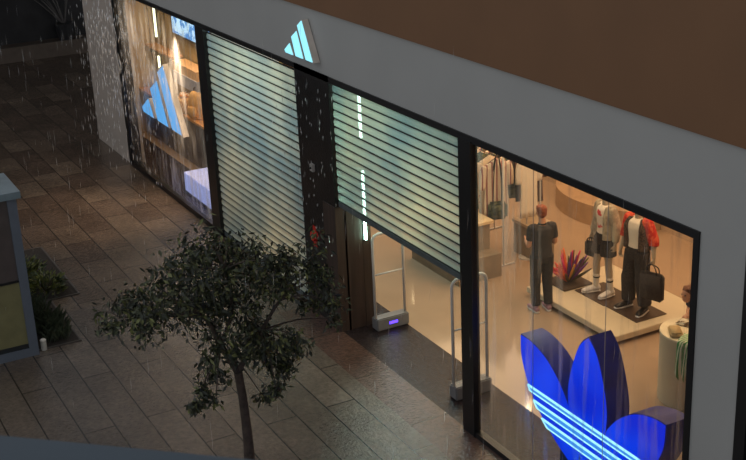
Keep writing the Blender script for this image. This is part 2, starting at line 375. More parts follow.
# ------------------------------------------------------------------ trefoil sign
def trefoil():
    cx = -9.525
    t = thing('trefoil_sign', 'huge glowing blue three-leaf sign with three white stripes standing in the large window', 'sign', (cx, .3, 0))
    outer = [(-1.27, 1.53), (-1.255, 1.28), (-1.17, 1.06), (-1.03, .83), (-.8, .61), (-.54, .43), (-.3, .30), (-.12, .22)]
    inner = [(-1.27, 1.53), (-1.06, 1.52), (-.78, 1.43), (-.53, 1.25), (-.38, 1.08), (-.33, 1.0)]
    cl = [(-.33, 1.0), (-.345, 1.21), (-.3, 1.46), (-.19, 1.77), (-.1, 1.91), (0, 2.0)]
    mir = lambda L: [(-x, z) for x, z in L]
    def smooth(L, n=4):
        out = []
        for i in range(len(L) - 1):
            p0 = L[max(i - 1, 0)]; p1 = L[i]; p2 = L[i + 1]; p3 = L[min(i + 2, len(L) - 1)]
            for k in range(n):
                s = k / n
                out.append(tuple(.5 * (2 * p1[j] + (-p0[j] + p2[j]) * s + (2 * p0[j] - 5 * p1[j] + 4 * p2[j] - p3[j]) * s * s + (-p0[j] + 3 * p1[j] - 3 * p2[j] + p3[j]) * s ** 3) for j in (0, 1)))
        out.append(L[-1]); return out
    O, I, Cc = smooth(outer), smooth(inner), smooth(cl)
    half = O[::-1] + I[1:] + Cc[1:]            # bottom -> tip -> notch -> top
    full = half + mir(half)[::-1][1:]
    side = mat('trefoil_side', (10, 36, 140), .45, noise=.25, spec=.25)
    bm = bmesh.new()
    # front and back made as triangulated caps
    a = [bm.verts.new((x, 0, z)) for x, z in full]; b = [bm.verts.new((x, .3, z)) for x, z in full]; n = len(full)
    for i in range(n): bm.faces.new((a[i], a[(i + 1) % n], b[(i + 1) % n], b[i]))
    ff = [bm.faces.new(a[::-1]), bm.faces.new(b)]; bm.normal_update(); bmesh.ops.triangulate(bm, faces=ff)
    done('body', bm, side, t)
    fm = bpy.data.materials.new('trefoil_face'); fm.use_nodes = True; nt = fm.node_tree; nt.nodes.clear()
    oo = nt.nodes.new('ShaderNodeOutputMaterial'); e = nt.nodes.new('ShaderNodeEmission'); tc = nt.nodes.new('ShaderNodeTexCoord'); no = nt.nodes.new('ShaderNodeTexNoise')
    no.inputs['Scale'].default_value = 1.2; nt.links.new(tc.outputs['Object'], no.inputs[0]); r = nt.nodes.new('ShaderNodeValToRGB')
    r.color_ramp.elements[0].position = .35; r.color_ramp.elements[1].position = .65
    r.color_ramp.elements[0].color = (*srgb((2, 38, 215)), 1); r.color_ramp.elements[1].color = (*srgb((6, 68, 252)), 1)
    nt.links.new(no.outputs[0], r.inputs[0]); nt.links.new(r.outputs[0], e.inputs[0]); nt.links.new(e.outputs[0], oo.inputs[0]); e.inputs[1].default_value = 1.0
    def face(poly, nm='leaf'):
        bm = bmesh.new(); prism(bm, poly, -.012, 0); bm.normal_update(); bmesh.ops.triangulate(bm, faces=bm.faces[:]); return done(nm, bm, fm, t)
    inset = lambda L, c, k=.975: [(c[0] + (x - c[0]) * k, c[1] + (z - c[1]) * k) for x, z in L]
    sl = O + [(-.12, .62), (-.3, .9)] + I[::-1][0:-1]
    face(inset(sl, (-.75, 1.0))); face(inset(mir(sl), (.75, 1.0)))
    cp = [(0, .24), (-.1, .45), (-.27, .86)] + Cc + mir(Cc)[::-1][1:] + [(.27, .86), (.1, .45)]
    face(inset(cp, (0, 1.1)))
    def half_w(z):
        for i in range(len(O) - 1):
            if O[i][1] >= z >= O[i + 1][1]:
                k = (O[i][1] - z) / (O[i][1] - O[i + 1][1] + 1e-9); return -(O[i][0] + k * (O[i + 1][0] - O[i][0]))
        return .1
    edge = emission('stripe_edge', (165, 240, 255), 1.35); fill = emission('stripe_fill', (60, 150, 250), 1.0)
    for z1, z0 in ((.955, .885), (.80, .715), (.635, .55)):
        w1, w0 = half_w(z1) * .985, half_w(z0) * .985
        bm = bmesh.new(); q = .016
        P = [(-w1, z1), (w1, z1), (w0, z0), (-w0, z0)]
        Q = [(-w1 + q * 2, z1 - q), (w1 - q * 2, z1 - q), (w0 - q * 2, z0 + q), (-w0 + q * 2, z0 + q)]
        for i in range(4):
            j = (i + 1) % 4; prism(bm, [P[i], P[j], Q[j], Q[i]], -.035, -.012)
        s = done('stripe', bm, edge, t)
        bm = bmesh.new(); prism(bm, Q, -.028, -.012); done('stripe_fill', bm, fill, s)
    for sx in (-.45, .45):
        done('foot', B(sx - .1, sx + .1, .05, .25, 0, .45), MT['black'], t)
trefoil()

# ------------------------------------------------------------------ light strips on the wood and in the display
lamp_white = emission('lamp_tube', (196, 255, 230), 26)
def tube_lamp(x, y, z0, z1, label, m=lamp_white, dx=.03):
    t = thing('light_strip', label, 'lamp', (x, y, z0))
    done('housing', B(0, .015, -.025, .025, 0, z1 - z0), MT['black'], t)
    done('tube', B(.015, .015 + dx, -.017, .017, .02, z1 - z0 - .02, bev=.006), m, t)
tube_lamp(-14.95, .42, 2.9, 3.6, 'upper vertical white light strip on the wood cladding, glowing through the raised shutter')
tube_lamp(-14.95, .42, 1.36, 2.46, 'lower vertical white light strip on the wood cladding, its end showing below the raised shutter')

# ------------------------------------------------------------------ security gates at the entrance
gate_m = mat('pale_gate_frame', (206, 200, 192), .35, noise=.03); gate_g = glass_material('gate_glass')
led = emission('violet_led', (90, 60, 255), 3)
def gate(x, y0, y1, h, label, flip=1):
    t = thing('security_gate', label, 'security gate', (x, (y0 + y1) / 2, 0), 0, 'security gates at the entrance')
    w_ = (y1 - y0) / 2; r = .1
    pts = [(0, -w_, .18)]
    for k in range(5):
        a = PI - k * PI / 8; pts.append((0, -w_ + r + r * math.cos(a), h - r + r * math.sin(a)))
    for k in range(5):
        a = PI / 2 - k * PI / 8; pts.append((0, w_ - r + r * math.cos(a), h - r + r * math.sin(a)))
    pts.append((0, w_, .18))
    bm = bmesh.new(); tube(bm, [(*p, .022) for p in pts], 8); done('frame', bm, gate_m, t, True)
    bm = bmesh.new(); tube(bm, [(0, -w_, h * .58, .012), (0, w_, h * .58, .012)], 8); done('crossbar', bm, gate_m, t, True)
    done('glass_panel', B(-.004, .004, -w_ + .02, w_ - .02, .2, h - .04), gate_g, t)
    b = done('base', B(-.09, .09, -w_ - .02, w_ + .02, 0, .19, bev=.015), mat('grey_gate_base', (118, 116, 116), .4), t)
    done('indicator_light', B(.09, .096, -.07, .07, .08, .12), led, b)
gate(-14.74, .43, .93, 1.5, 'pale framed security gate with violet light near the wood cladding')
gate(-12.3, .28, .80, 1.68, 'pale framed security gate standing behind the black post')

# ------------------------------------------------------------------ pillar details
t = thing('alarm_bell', 'small red alarm unit fixed low on the wide black pillar', 'alarm', (-15.7, -.02, 1.3))
red = mat('red_plastic', (190, 40, 25), .5, emit=(190, 40, 25), estr=.0)
bm = bmesh.new(); bmesh.ops.create_cone(bm, cap_ends=True, segments=20, radius1=.085, radius2=.075, depth=.06, matrix=Matrix.Translation((0, -.03, 0)) @ Matrix.Rotation(PI / 2, 4, 'X')); done('bell_housing', bm, red, t)
done('back_plate', B(-.06, .06, -.02, 0, -.2, .16, bev=.01), red, t)
t = thing('wall_sensor', 'small grey box fixed on the black pillar at mid height', 'sensor', (-15.62, -.02, 2.39))
done('housing', B(-.05, .05, -.05, 0, -.06, .06, bev=.01), mat('grey_plastic', (150, 145, 140), .5), t)
bm = bmesh.new(); ball(bm, (0, -.052, 0), .02); done('lens', bm, MT['black'], t, True)

# ------------------------------------------------------------------ display window interior
olive = mat('olive_gold_backdrop', (150, 128, 78), .8, noise=.35, scale=2)
struct('wall_display', B(-27.5, -20.3, 1.55, 1.62, 0, 3.9), olive, 'gold brown backdrop of the display window')
struct('trim_10', B(-20.38, -20.3, .3, 1.55, 0, 3.9), MT['white'])
shelf_wood = mat('honey_wood', (204, 142, 74), .5, noise=.2, scale=4)
t = thing('display_counter', 'long honey wood shelf counter with dark front inside the display window', 'counter', (-25.4, 1.25, 0))
done('worktop', B(-2.1, 2.15, -.22, .28, 1.04, 1.09), shelf_wood, t)
done('cabinet', B(-2.05, 2.1, -.12, .28, 0, 1.04), mat('counter_front', (92, 76, 66), .6), t)
t = thing('wall_shelf', 'thin brown shelf high on the display backdrop beside the light strips', 'shelf', (-26.6, 1.42, 2.06))
done('board', B(-.85, 1.0, -.13, .13, 0, .04), shelf_wood, t)
for s in (-.6, .7): done('bracket', B(s, s + .03, -.1, .13, -.12, 0), MT['black'], t)
strip = emission('strip_warm_white', (250, 250, 205), 3.0)
def disp_strip(x, z0, z1, label):
    t = thing('light_strip', label, 'lamp', (x, 1.53, z0)); done('housing', B(-.05, .05, -.01, .02, 0, z1 - z0), MT['black'], t)
    done('tube', B(-.035, .035, -.05, -.01, .02, z1 - z0 - .02, bev=.01), strip, t)
disp_strip(-27.2, 2.25, 3.3, 'upper bright vertical light strip at the left of the display backdrop')
disp_strip(-27.2, 1.3, 1.85, 'lower bright vertical light strip under the shelf on the display backdrop')
t = thing('video_screen', 'blue glowing screen with a white bar badge high in the display window', 'screen', (-24.7, 1.5, 2.55))
scr = speckle('screen_picture', (60, 120, 190), (150, 195, 235), 5); nt = scr.node_tree; pb = nt.nodes['Principled BSDF']
nt.links.new([n for n in nt.nodes if n.type == 'VALTORGB'][0].outputs[0], pb.inputs['Emission Color']); pb.inputs['Emission Strength'].default_value = .9
done('bezel', B(-1.25, 1.35, -.03, .04, 0, 1.0), MT['black'], t); done('picture', B(-1.2, 1.3, -.035, -.03, .04, .96), scr, t)
for i in range(3):
    hh = .12 + .11 * i; x0 = -1.0 + i * .17
    bm = bmesh.new(); prism(bm, [(x0, .1), (x0 + .13, .1), (x0 + .13 - hh * .55, .1 + hh), (x0 - hh * .55 + .03, .1 + hh - .07)], -.045, -.036); done('screen_badge_bar', bm, emission('screen_white', (200, 235, 255), 1.2), t)
t = thing('display_box', 'pale orange and grey display box on the shelf backdrop above the tan bags', 'display box', (-24.6, 1.32, 1.62))
done('lit_top', B(-.8, .7, -.1, .2, .26, .46), mat('peach_box', (226, 176, 120), .6), t)
done('grey_panel', B(-.8, .7, -.12, .2, 0, .26), mat('blue_grey_panel', (168, 170, 180), .6), t)
bag_m = mat('tan_canvas', (222, 172, 108), .8, noise=.2, scale=12)
def backpack(x, y, z, s, rz, label, m=bag_m):
    t = thing('backpack', label, 'bag', (x, y, z), rz)
    bm = bmesh.new()
    tube(bm, [(0, 0, 0, .15 * s, .085 * s), (0, 0, .03 * s, .175 * s, .10 * s), (0, 0, .25 * s, .17 * s, .10 * s), (0, 0, .38 * s, .13 * s, .08 * s), (0, 0, .43 * s, .06 * s, .04 * s)], 20, sub=3)
    done('main_bag', bm, m, t, True)
    bm = bmesh.new(); tube(bm, [(0, -.09 * s, .05 * s, .11 * s, .035 * s), (0, -.1 * s, .12 * s, .12 * s, .04 * s), (0, -.09 * s, .2 * s, .1 * s, .03 * s)], 16, sub=3); done('front_pocket', bm, m, t, True)
    bm = bmesh.new(); tube(bm, [(-.04 * s, 0, .41 * s, .01), (-.03 * s, 0, .48 * s, .01), (.03 * s, 0, .48 * s, .01), (.04 * s, 0, .41 * s, .01)], 8, sub=4); done('handle', bm, MT['wood'], t, True)
backpack(-24.0, 1.2, 1.09, 1.35, .3, 'upright tan backpack on the wood counter, nearest the black post')
t = thing('wicker_basket', 'round tan woven basket on the wood counter left of the tan backpack', 'basket', (-24.62, 1.2, 1.09))
bm = bmesh.new(); tube(bm, [(0, 0, 0, .14), (0, 0, .04, .2), (0, 0, .2, .24), (0, 0, .33, .2)], 20, sub=3); done('bowl', bm, speckle('woven_tan', (180, 120, 66), (235, 196, 140), 40), t, True)
for k in range(5):
    bm = bmesh.new(); ball(bm, (0, 0, 0), (.07, .07, .06)); o = done('round_ball', bm, speckle('ball_white_orange', (232, 220, 200), (206, 130, 60), 12), None, True, (-24.62 + .1 * math.cos(k * 1.256), 1.2 + .1 * math.sin(k * 1.256), 1.09 + .375)); tag(o, 'small orange and white ball heaped in the woven basket', 'ball', 'balls in the woven basket')
t = thing('lit_plinth', 'low glowing bluish white plinth at the foot of the display window', 'plinth', (-21.7, .62, 0))
done('box', B(-.95, .95, -.3, .3, 0, .42, bev=.01), mat('frosted_panel', (200, 205, 230), .5, emit=(150, 165, 235), estr=.55), t)
done('base', B(-.97, .97, -.32, .32, 0, .04), MT['black'], t)

# ------------------------------------------------------------------ human figures
def chain_add(bm, pts, n=14, ref=(1, 0, 0), sub=3): tube(bm, pts, n, ref, sub=sub)
def hand(bm, wv, d, pn, curl=.5, s=1.0, side_sign=1):
    d = Vector(d).normalized(); pn = Vector(pn); pn = (pn - pn.dot(d) * d).normalized(); side = d.cross(pn) * side_sign; wv = Vector(wv)
    tube(bm, [(*wv, .028 * s, .02 * s), (*(wv + d * .03 * s), .036 * s, .017 * s), (*(wv + d * .085 * s), .042 * s, .014 * s), (*(wv + d * .1 * s), .036 * s, .011 * s)], 10, side, sub=2)
    for i, L in enumerate((.068, .078, .074, .058)):
        b = wv + d * .085 * s + side * (.03 - .02 * i) * s; ang = .15; pts = [(*b, .0095 * s)]
        for seg in (.45, .3, .25):
            ang += curl
            b = b + (d * math.cos(ang) + pn * math.sin(ang)) * L * seg * s; pts.append((*b, (.009 if seg > .26 else .0075) * s))
        tube(bm, pts, 7, side, sub=2)
    b = wv + d * .028 * s + side * .03 * s; e1 = b + (d * .7 + side * .6 + pn * .35).normalized() * .035 * s; e2 = e1 + (d * .9 + side * .15 + pn * .5).normalized() * .03 * s
    tube(bm, [(*b, .013 * s), (*e1, .011 * s), (*e2, .009 * s)], 7, pn, sub=2)
def lerp(a, b, t): return tuple(a[i] + (b[i] - a[i]) * t for i in range(3))
def default_pose():
    return dict(hip=.93, lean=(0, 0), head=(0, .02, 1.635), neck=(0, -.005, 1.45), chest=(0, 0, 1.30), waist=(0, 0, 1.10), pelvis=(0, 0, .95),
                sh=[(-.165, 0, 1.40), (.165, 0, 1.40)], el=[(-.225, -.02, 1.12), (.24, -.02, 1.12)], wr=[(-.25, .06, .88), (.25, .06, .88)],
                hd=[((0, .05, -1), (1, 0, 0)), ((0, .05, -1), (-1, 0, 0))],
                hp=[(-.09, 0, .92), (.09, 0, .92)], kn=[(-.10, .02, .50), (.10, .02, .50)], an=[(-.105, -.02, .09), (.105, -.02, .09)], toe=[(-.12, .15, .03), (.12, .15, .03)], curl=.35)
def body_mesh(p, f=1.0, face=True):
    bm = bmesh.new()
    hx, hy, hz = p['head']; V = Vector
    # torso
    chain_add(bm, [(*lerp(p['pelvis'], p['hp'][0], 0)[:2], p['pelvis'][2] - .10, .13 * f, .09), (*p['pelvis'], .165 * f, .11), (*p['waist'], .135 * f, .095), (*p['chest'], .165 * f, .115),
                   (*lerp(p['chest'], p['neck'], .55), .14 * f, .09), (*lerp(p['chest'], p['neck'], .85), .07, .06), (*p['neck'], .055, .058), (*lerp(p['neck'], p['head'], .5), .052, .056)], 20)
    # head
    up = (V(p['head']) - V(p['neck'])).normalized()
    ball(bm, (hx, hy - .005, hz + .02), (.076, .094, .10), 20)
    fd = p.get('face', (0, 1, 0)); F_ = V(fd).normalized(); S_ = F_.cross(V((0, 0, 1))).normalized(); H_ = V(p['head'])
    def hp_(s, fw, u): return H_ + S_ * s + F_ * fw + V((0, 0, u))
    c = hp_(0, .03, -.045); ball(bm, c, (.052, .058, .06), 14)
    if face:
        tube(bm, [(*hp_(0, .085, .022), .008), (*hp_(0, .104, -.012), .013), (*hp_(0, .092, -.022), .008)], 8)
        tube(bm, [(*hp_(-.022, .082, -.05), .007), (*hp_(0, .091, -.05), .009), (*hp_(.022, .082, -.05), .007)], 8)
        for s in (-1, 1):
            ball(bm, hp_(.077 * s, -.005, 0), (.012, .022, .03), 8)
    for i in (0, 1):
        sh, el, wr = p['sh'][i], p['el'][i], p['wr'][i]
        chain_add(bm, [(*lerp(p['chest'], sh, .6), .05), (*sh, .048), (*lerp(sh, el, .4), .045), (*el, .037), (*lerp(el, wr, .3), .04), (*wr, .026)], 12)
        d, pn = p['hd'][i]; hand(bm, wr, d, pn, p['curl'], .95, 1 if i else -1)
        h, k, a, to = p['hp'][i], p['kn'][i], p['an'][i], p['toe'][i]
        chain_add(bm, [(h[0], h[1], h[2] + .02, .09 * f, .1), (*lerp(h, k, .3), .082 * f, .088), (*lerp(h, k, .8), .058, .062), (*k, .055, .056), (*lerp(k, a, .3), .054, .058), (*lerp(k, a, .75), .036, .04), (*a, .035, .037)], 14)
        chain_add(bm, [(a[0], a[1] - .04, .045, .032, .03), (*lerp(a, to, .4)[:2], .045, .04, .035), (*to[:2], .03, .042, .022), (to[0], to[1] + .05, .025, .03, .016)], 12)
    return bm
def shirt_bm(p, f=1.0, sleeve=.75, extra=.014, hem=-.02, open_neck=.62):
    bm = bmesh.new(); e = extra
    chain_add(bm, [(p['pelvis'][0], p['pelvis'][1], p['pelvis'][2] + hem, .168 * f + e, .115 + e), (*lerp(p['pelvis'], p['waist'], .4), .155 * f + e, .108 + e), (*p['waist'], .145 * f + e, .10 + e), (*p['chest'], .17 * f + e, .117 + e),
                   (*lerp(p['chest'], p['neck'], .55), .165 * f + e, .103 + e), (*lerp(p['chest'], p['neck'], .8), .10 + e, .075 + e), (*lerp(p['chest'], p['neck'], .93), .068, .068)], 22)
    for i in (0, 1):
        sh, el, wr = p['sh'][i], p['el'][i], p['wr'][i]
        L = [(*lerp(p['chest'], sh, .6), .066 + e), (*sh, .058 + e), (*lerp(sh, el, min(sleeve, 1) * .9), .05 + e * .8)]
        if sleeve > 1:
            L += [(*el, .042 + e * 1.4), (*lerp(el, wr, (sleeve - 1) * .5), .042 + e * 1.4), (*lerp(el, wr, sleeve - 1), .034 + e)]
        else: L += [(*lerp(sh, el, sleeve), .05 + e * .8)]
        chain_add(bm, L, 14); ball(bm, lerp(sh, p['chest'], .08), (.064 + e, .062 + e, .058 + e), 14); ball(bm, lerp(sh, p['chest'], .35), (.066 + e, .066 + e, .06 + e), 14)
    return bm
def trousers_bm(p, f=1.0, length=1.9, e=.014, wide=0):
    bm = bmesh.new()
    chain_add(bm, [(p['pelvis'][0], p['pelvis'][1], p['pelvis'][2] - .12, .14 * f + e, .1 + e), (*p['pelvis'], .168 * f + e, .113 + e), (*lerp(p['pelvis'], p['waist'], .45), .148 * f + e, .102 + e)], 20)
    for i in (0, 1):
        h, k, a = p['hp'][i], p['kn'][i], p['an'][i]
        L = [(h[0], h[1], h[2] + .02, .092 * f + e, .103 + e), (*lerp(h, k, .3), .086 * f + e + wide * .3, .09 + e + wide * .3)]
        if length > 1: L += [(*lerp(h, k, .8), .064 + e + wide * .6, .066 + e + wide * .6), (*k, .06 + e + wide, .062 + e + wide), (*lerp(k, a, .5 * (length - 1)), .052 + e + wide, .056 + e + wide), (*lerp(k, a, length - 1), .046 + e + wide, .05 + e + wide)]
        else: L += [(*lerp(h, k, length), .082 + e + wide, .085 + e + wide)]
        chain_add(bm, L, 16)
    return bm
def shoe(p, i, m, sole_m, parent, s=1.0):
    a, to = p['an'][i], p['toe'][i]
    bm = bmesh.new(); d = (to[0] - a[0], to[1] - a[1])
    P = lambda t, z: (a[0] + d[0] * t, a[1] + d[1] * t, z)
    tube(bm, [(*P(-.35, .055), .036 * s, .035), (*P(0, .065), .045 * s, .045), (*P(.5, .055), .048 * s, .038), (*P(1.0, .045), .05 * s, .028), (*P(1.38, .038), .03 * s, .018)], 14, sub=3)
    tube(bm, [(*P(0, .06), .045), (*P(-.05, .12), .046)], 14)
    o = done('shoe', bm, m, parent, True)
    bm = bmesh.new(); tube(bm, [(*P(-.38, .014), .036 * s, .014), (*P(0, .014), .044 * s, .014), (*P(.9, .014), .054 * s, .014), (*P(1.42, .014), .03 * s, .012)], 12, sub=3)
    done('sole', bm, sole_m, o, True); return o
skin = mat('skin', (214, 158, 124), .55, noise=.05)
stone_skin = mat('mannequin_grey', (186, 170, 146), .5, noise=.04)
charcoal = speckle('charcoal_cloth', (44, 42, 44), (66, 62, 62), 60)
black_cloth = speckle('black_cloth', (30, 28, 30), (58, 52, 50), 55)
hair_m = mat('ginger_hair', (150, 78, 46), .7, noise=.35, scale=30)
brown_hair = mat('brown_hair', (112, 66, 38), .7, noise=.35, scale=30)
white_cloth = mat('white_cloth', (238, 226, 206), .85, noise=.04)
pink_shoe = mat('pink_grey_shoe', (170, 130, 140), .7); white_m = mat('white_rubber', (232, 226, 218), .6)
eye_m = mat('eye_dark', (30, 24, 22), .3)
def eyes(p, parent):
    V = Vector; F_ = V(p.get('face', (0, 1, 0))).normalized(); S_ = F_.cross(V((0, 0, 1))).normalized(); H_ = V(p['head'])
    for s in (-1, 1):
        bm = bmesh.new(); ball(bm, H_ + S_ * .03 * s + F_ * .083 + V((0, 0, .012)), (.011, .011, .008), 8); done('eye', bm, eye_m, parent, True)
def hair(p, m, parent, long=0):
    V = Vector; F_ = V(p.get('face', (0, 1, 0))).normalized(); hx, hy, hz = p['head']
    bm = bmesh.new()
    c = V((hx, hy, hz)) - F_ * .018 + V((0, 0, .045)); ball(bm, c, (.084, .096, .082), 20)
    c = V((hx, hy, hz)) - F_ * .045 + V((0, 0, -.005)); ball(bm, c, (.07, .062, .075), 16)
    for k in range(26):
        a = random.uniform(0, 2 * PI); q = V((hx + .06 * math.cos(a), hy + .065 * math.sin(a), hz + random.uniform(.05, .10))) - F_ * .015
        ball(bm, q, (.03, .03, .02), 8)
    # keep the face clear
    o = remeshed('hair', bm, m, parent, .012, 2)
    return o

# employee, back to the camera, hands together in front
def employee():
    t = thing('person', 'person with short ginger hair in charcoal t-shirt and black trousers, seen from behind', 'person', (-13.95, 2.86, 0), math.radians(78)); t.scale = (.97, .97, .97)
    p = default_pose(); p['el'] = [(-.22, .0, 1.13), (.22, .0, 1.13)]; p['wr'] = [(-.17, .23, 1.12), (.12, .24, 1.13)]
    p['hd'] = [((.55, .8, .1), (.5, -.3, .8)), ((-.55, .8, .1), (-.5, -.3, .8))]; p['curl'] = .5; p['head'] = (0, .03, 1.63)
    remeshed('body', body_mesh(p, .94), skin, t, .0085, 3)
    remeshed('t_shirt', shirt_bm(p, .96, .72, .016, -.03), charcoal, t, .011, 3)
    remeshed('trousers', trousers_bm(p, .95, 1.93, .012, .012), black_cloth, t, .011, 3)
    hair(p, hair_m, t); eyes(p, t)
    for i in (0, 1): shoe(p, i, pink_shoe, white_m, t)
    bm = bmesh.new(); tube(bm, [(.0, -.002, 1.445, .064, .064), (0, -.002, 1.47, .062, .062)], 20); done('collar', bm, MT['black'], t, True)
employee()

# assistant bending over the round plinth
def assistant():
    t = thing('person', 'brown-haired person in navy top leaning over the round plinth at the window edge', 'person', (-10.98, 3.66, 0), PI)
    p = default_pose()
    p.update(pelvis=(0, -.10, .92), waist=(0, .05, 1.02), chest=(0, .28, 1.12), neck=(0, .49, 1.20), head=(0, .63, 1.30),
             sh=[(-.165, .40, 1.16), (.165, .40, 1.16)], el=[(-.28, .48, .98), (.20, .42, .96)], wr=[(-.33, .70, 1.02), (.02, .60, 1.01)],
             hd=[((.3, 1, -.25), (0, 0, -1)), ((-.3, 1, -.25), (0, 0, -1))], curl=.25, hp=[(-.09, -.10, .89), (.09, -.10, .89)], kn=[(-.1, -.02, .5), (.1, -.02, .5)])
    remeshed('body', body_mesh(p, .94), skin, t, .0085, 3)
    navy = mat('navy_cloth', (46, 52, 72), .85)
    remeshed('top', shirt_bm(p, .96, .7, .016, .0), navy, t, .011, 3)
    remeshed('trousers', trousers_bm(p, .95, 1.93, .012, .012), black_cloth, t, .011, 3)
    hair(p, brown_hair, t); eyes(p, t)
    for i in (0, 1): shoe(p, i, MT['black'], white_m, t)
assistant()

# platform and mannequins
t = thing('display_platform', 'low cream display platform carrying the two mannequins', 'platform', (-13.42, 3.82, 0))
plat = mat('cream_platform', (214, 198, 168), .45, noise=.04)
done('top_slab', B(-1.13, 1.05, -.82, .85, .06, .15, bev=.008), plat, t)
done('recessed_base', B(-1.03, .95, -.72, .75, 0, .06), MT['joint'], t)
def base_plate(x, y, w_, d_, label):
    o = done('floor_plate', B(-w_ / 2, w_ / 2, -d_ / 2, d_ / 2, 0, .012), mat('brown_plate', (70, 52, 40), .4, noise=.2), None, loc=(x, y, .15)); tag(o, label, 'base plate')
base_plate(-13.65, 3.80, .72, .56, 'dark brown square plate under the mannequin in black shorts')
base_plate(-12.93, 3.82, .72, .56, 'dark brown square plate under the mannequin in black trousers')
def mannequin1():
    t = thing('mannequin', 'stone-coloured mannequin in black shorts, white socks and open grey jacket', 'mannequin', (-13.65, 3.80, .162), PI - .1)
    p = default_pose(); p['an'] = [(-.12, -.04, .09), (.14, .05, .09)]; p['toe'] = [(-.15, .12, .03), (.17, .21, .03)]; p['kn'] = [(-.11, .0, .5), (.12, .06, .5)]
    p['el'] = [(-.26, -.03, 1.14), (.27, -.04, 1.14)]; p['wr'] = [(-.30, .02, .90), (.33, .02, .90)]; p['curl'] = .45
    remeshed('body', body_mesh(p, .95, False), stone_skin, t, .0085, 3)
    remeshed('shorts', trousers_bm(p, .98, .62, .02, .025), black_cloth, t, .011, 3)
    top = speckle('white_pink_print_top', (240, 228, 208), (222, 84, 84), 7, lo=.56, hi=.60)
    remeshed('top', shirt_bm(p, .95, .5, .012, .02), top, t, .011, 3)
    jk = speckle('grey_jacket_cloth', (158, 144, 122), (184, 170, 144), 9)
    bm = bmesh.new()
    for i, s in ((0, -1), (1, 1)):
        sh, el, wr = p['sh'][i], p['el'][i], p['wr'][i]
        chain_add(bm, [(s * .12, -.01, 1.43, .045), (*sh, .082), (*lerp(sh, el, .6), .078), (*el, .072), (*lerp(el, wr, .5), .062), (*lerp(el, wr, .85), .05)], 14)
        chain_add(bm, [(s * .125, -.01, .93, .085, .135), (s * .12, -.01, 1.1, .08, .13), (s * .13, -.005, 1.3, .075, .135), (s * .11, -.01, 1.44, .05, .075)], 14)
    chain_add(bm, [(0, -.1, .93, .15, .045), (0, -.1, 1.2, .15, .045), (0, -.06, 1.44, .1, .04)], 14)
    remeshed('jacket', bm, jk, t, .011, 3)
    for i in (0, 1):
        a, k = p['an'][i], p['kn'][i]
        bm = bmesh.new(); tube(bm, [(*a, .045), (*lerp(a, k, .3), .048), (*lerp(a, k, .52), .056)], 14, sub=3); so = done('sock', bm, white_cloth, t, True)
        bm = bmesh.new(); tube(bm, [(*lerp(a, k, .36), .053), (*lerp(a, k, .42), .056)], 14); done('sock_band', bm, MT['black'], so, True)
        shoe(p, i, white_m, white_m, t, 1.1)
    return p
P1 = mannequin1()
def held_bag(name, label, loc, rz, w_, h_, d_, hl, m):
    t = thing(name, label, 'bag', loc, rz)
    bm = bmesh.new(); box(bm, -w_ / 2, w_ / 2, -d_ / 2, d_ / 2, -hl - h_, -hl, bev=min(d_, w_) * .3); done('bag_body', bm, m, t, True)
    for s in (-1, 1):
        bm = bmesh.new(); y = s * d_ * .3
        tube(bm, [(-w_ * .25, y, -hl - .01, .009), (-w_ * .2, y, -hl * .4, .009), (0, 0, 0, .009), (w_ * .2, y, -hl * .4, .009), (w_ * .25, y, -hl - .01, .009)], 8, sub=4); done('handle', bm, MT['black'], t, True)
def mannequin2():
    t = thing('mannequin', 'stone-coloured mannequin in wide black trousers, white top and black jacket with red sleeves', 'mannequin', (-12.93, 3.82, .162), PI + .15)
    p = default_pose(); p['an'] = [(-.16, -.02, .09), (.16, -.02, .09)]; p['toe'] = [(-.20, .14, .03), (.20, .14, .03)]; p['kn'] = [(-.13, .02, .5), (.13, .02, .5)]
    p['el'] = [(-.27, -.03, 1.14), (.26, -.03, 1.14)]; p['wr'] = [(-.31, .0, .90), (.28, .05, .90)]; p['curl'] = .6
    remeshed('body', body_mesh(p, .98, False), stone_skin, t, .0085, 3)
    remeshed('trousers', trousers_bm(p, 1.0, 1.92, .02, .035), black_cloth, t, .011, 3)
    remeshed('white_top', shirt_bm(p, .97, .5, .014, .02), white_cloth, t, .011, 3)
    bm = bmesh.new()
    for s in (-1, 1):
        chain_add(bm, [(s * .14, -.01, .98, .08, .14), (s * .135, -.01, 1.15, .078, .135), (s * .14, -.005, 1.32, .075, .14), (s * .11, -.01, 1.45, .05, .075)], 14)
    chain_add(bm, [(0, -.11, .98, .16, .045), (0, -.11, 1.2, .16, .045), (0, -.06, 1.45, .1, .04)], 14)
    j = remeshed('jacket', bm, speckle('dark_jacket', (52, 42, 38), (104, 84, 70), 50), t, .011, 3)
    redm = speckle('red_sleeve_cloth', (196, 44, 34), (226, 96, 66), 18)
    for i in (0, 1):
        sh, el, wr = p['sh'][i], p['el'][i], p['wr'][i]; bm = bmesh.new()
        chain_add(bm, [(*lerp(p['chest'], sh, .75), .065), (*sh, .088), (*lerp(sh, el, .6), .086), (*el, .08), (*lerp(el, wr, .25), .07)], 14); ball(bm, sh, .09, 14); o = done('sleeve', bm, redm, j, True); o['label'] = 'red jacket sleeve'
    for i in (0, 1):
        o = shoe(p, i, MT['black'], white_m, t, 1.1)
        a, to = p['an'][i], p['toe'][i]; s = -1 if i == 0 else 1
        for k in range(3):
            c = lerp(a, to, .35 + k * .2); bm = bmesh.new(); tube(bm, [(c[0] - .05, c[1], .05, .006), (c[0], c[1] - .012, .092 - k * .008, .006), (c[0] + .05, c[1], .05, .006)], 6, sub=3); done('white_stripe', bm, white_m, o, True)
mannequin2()
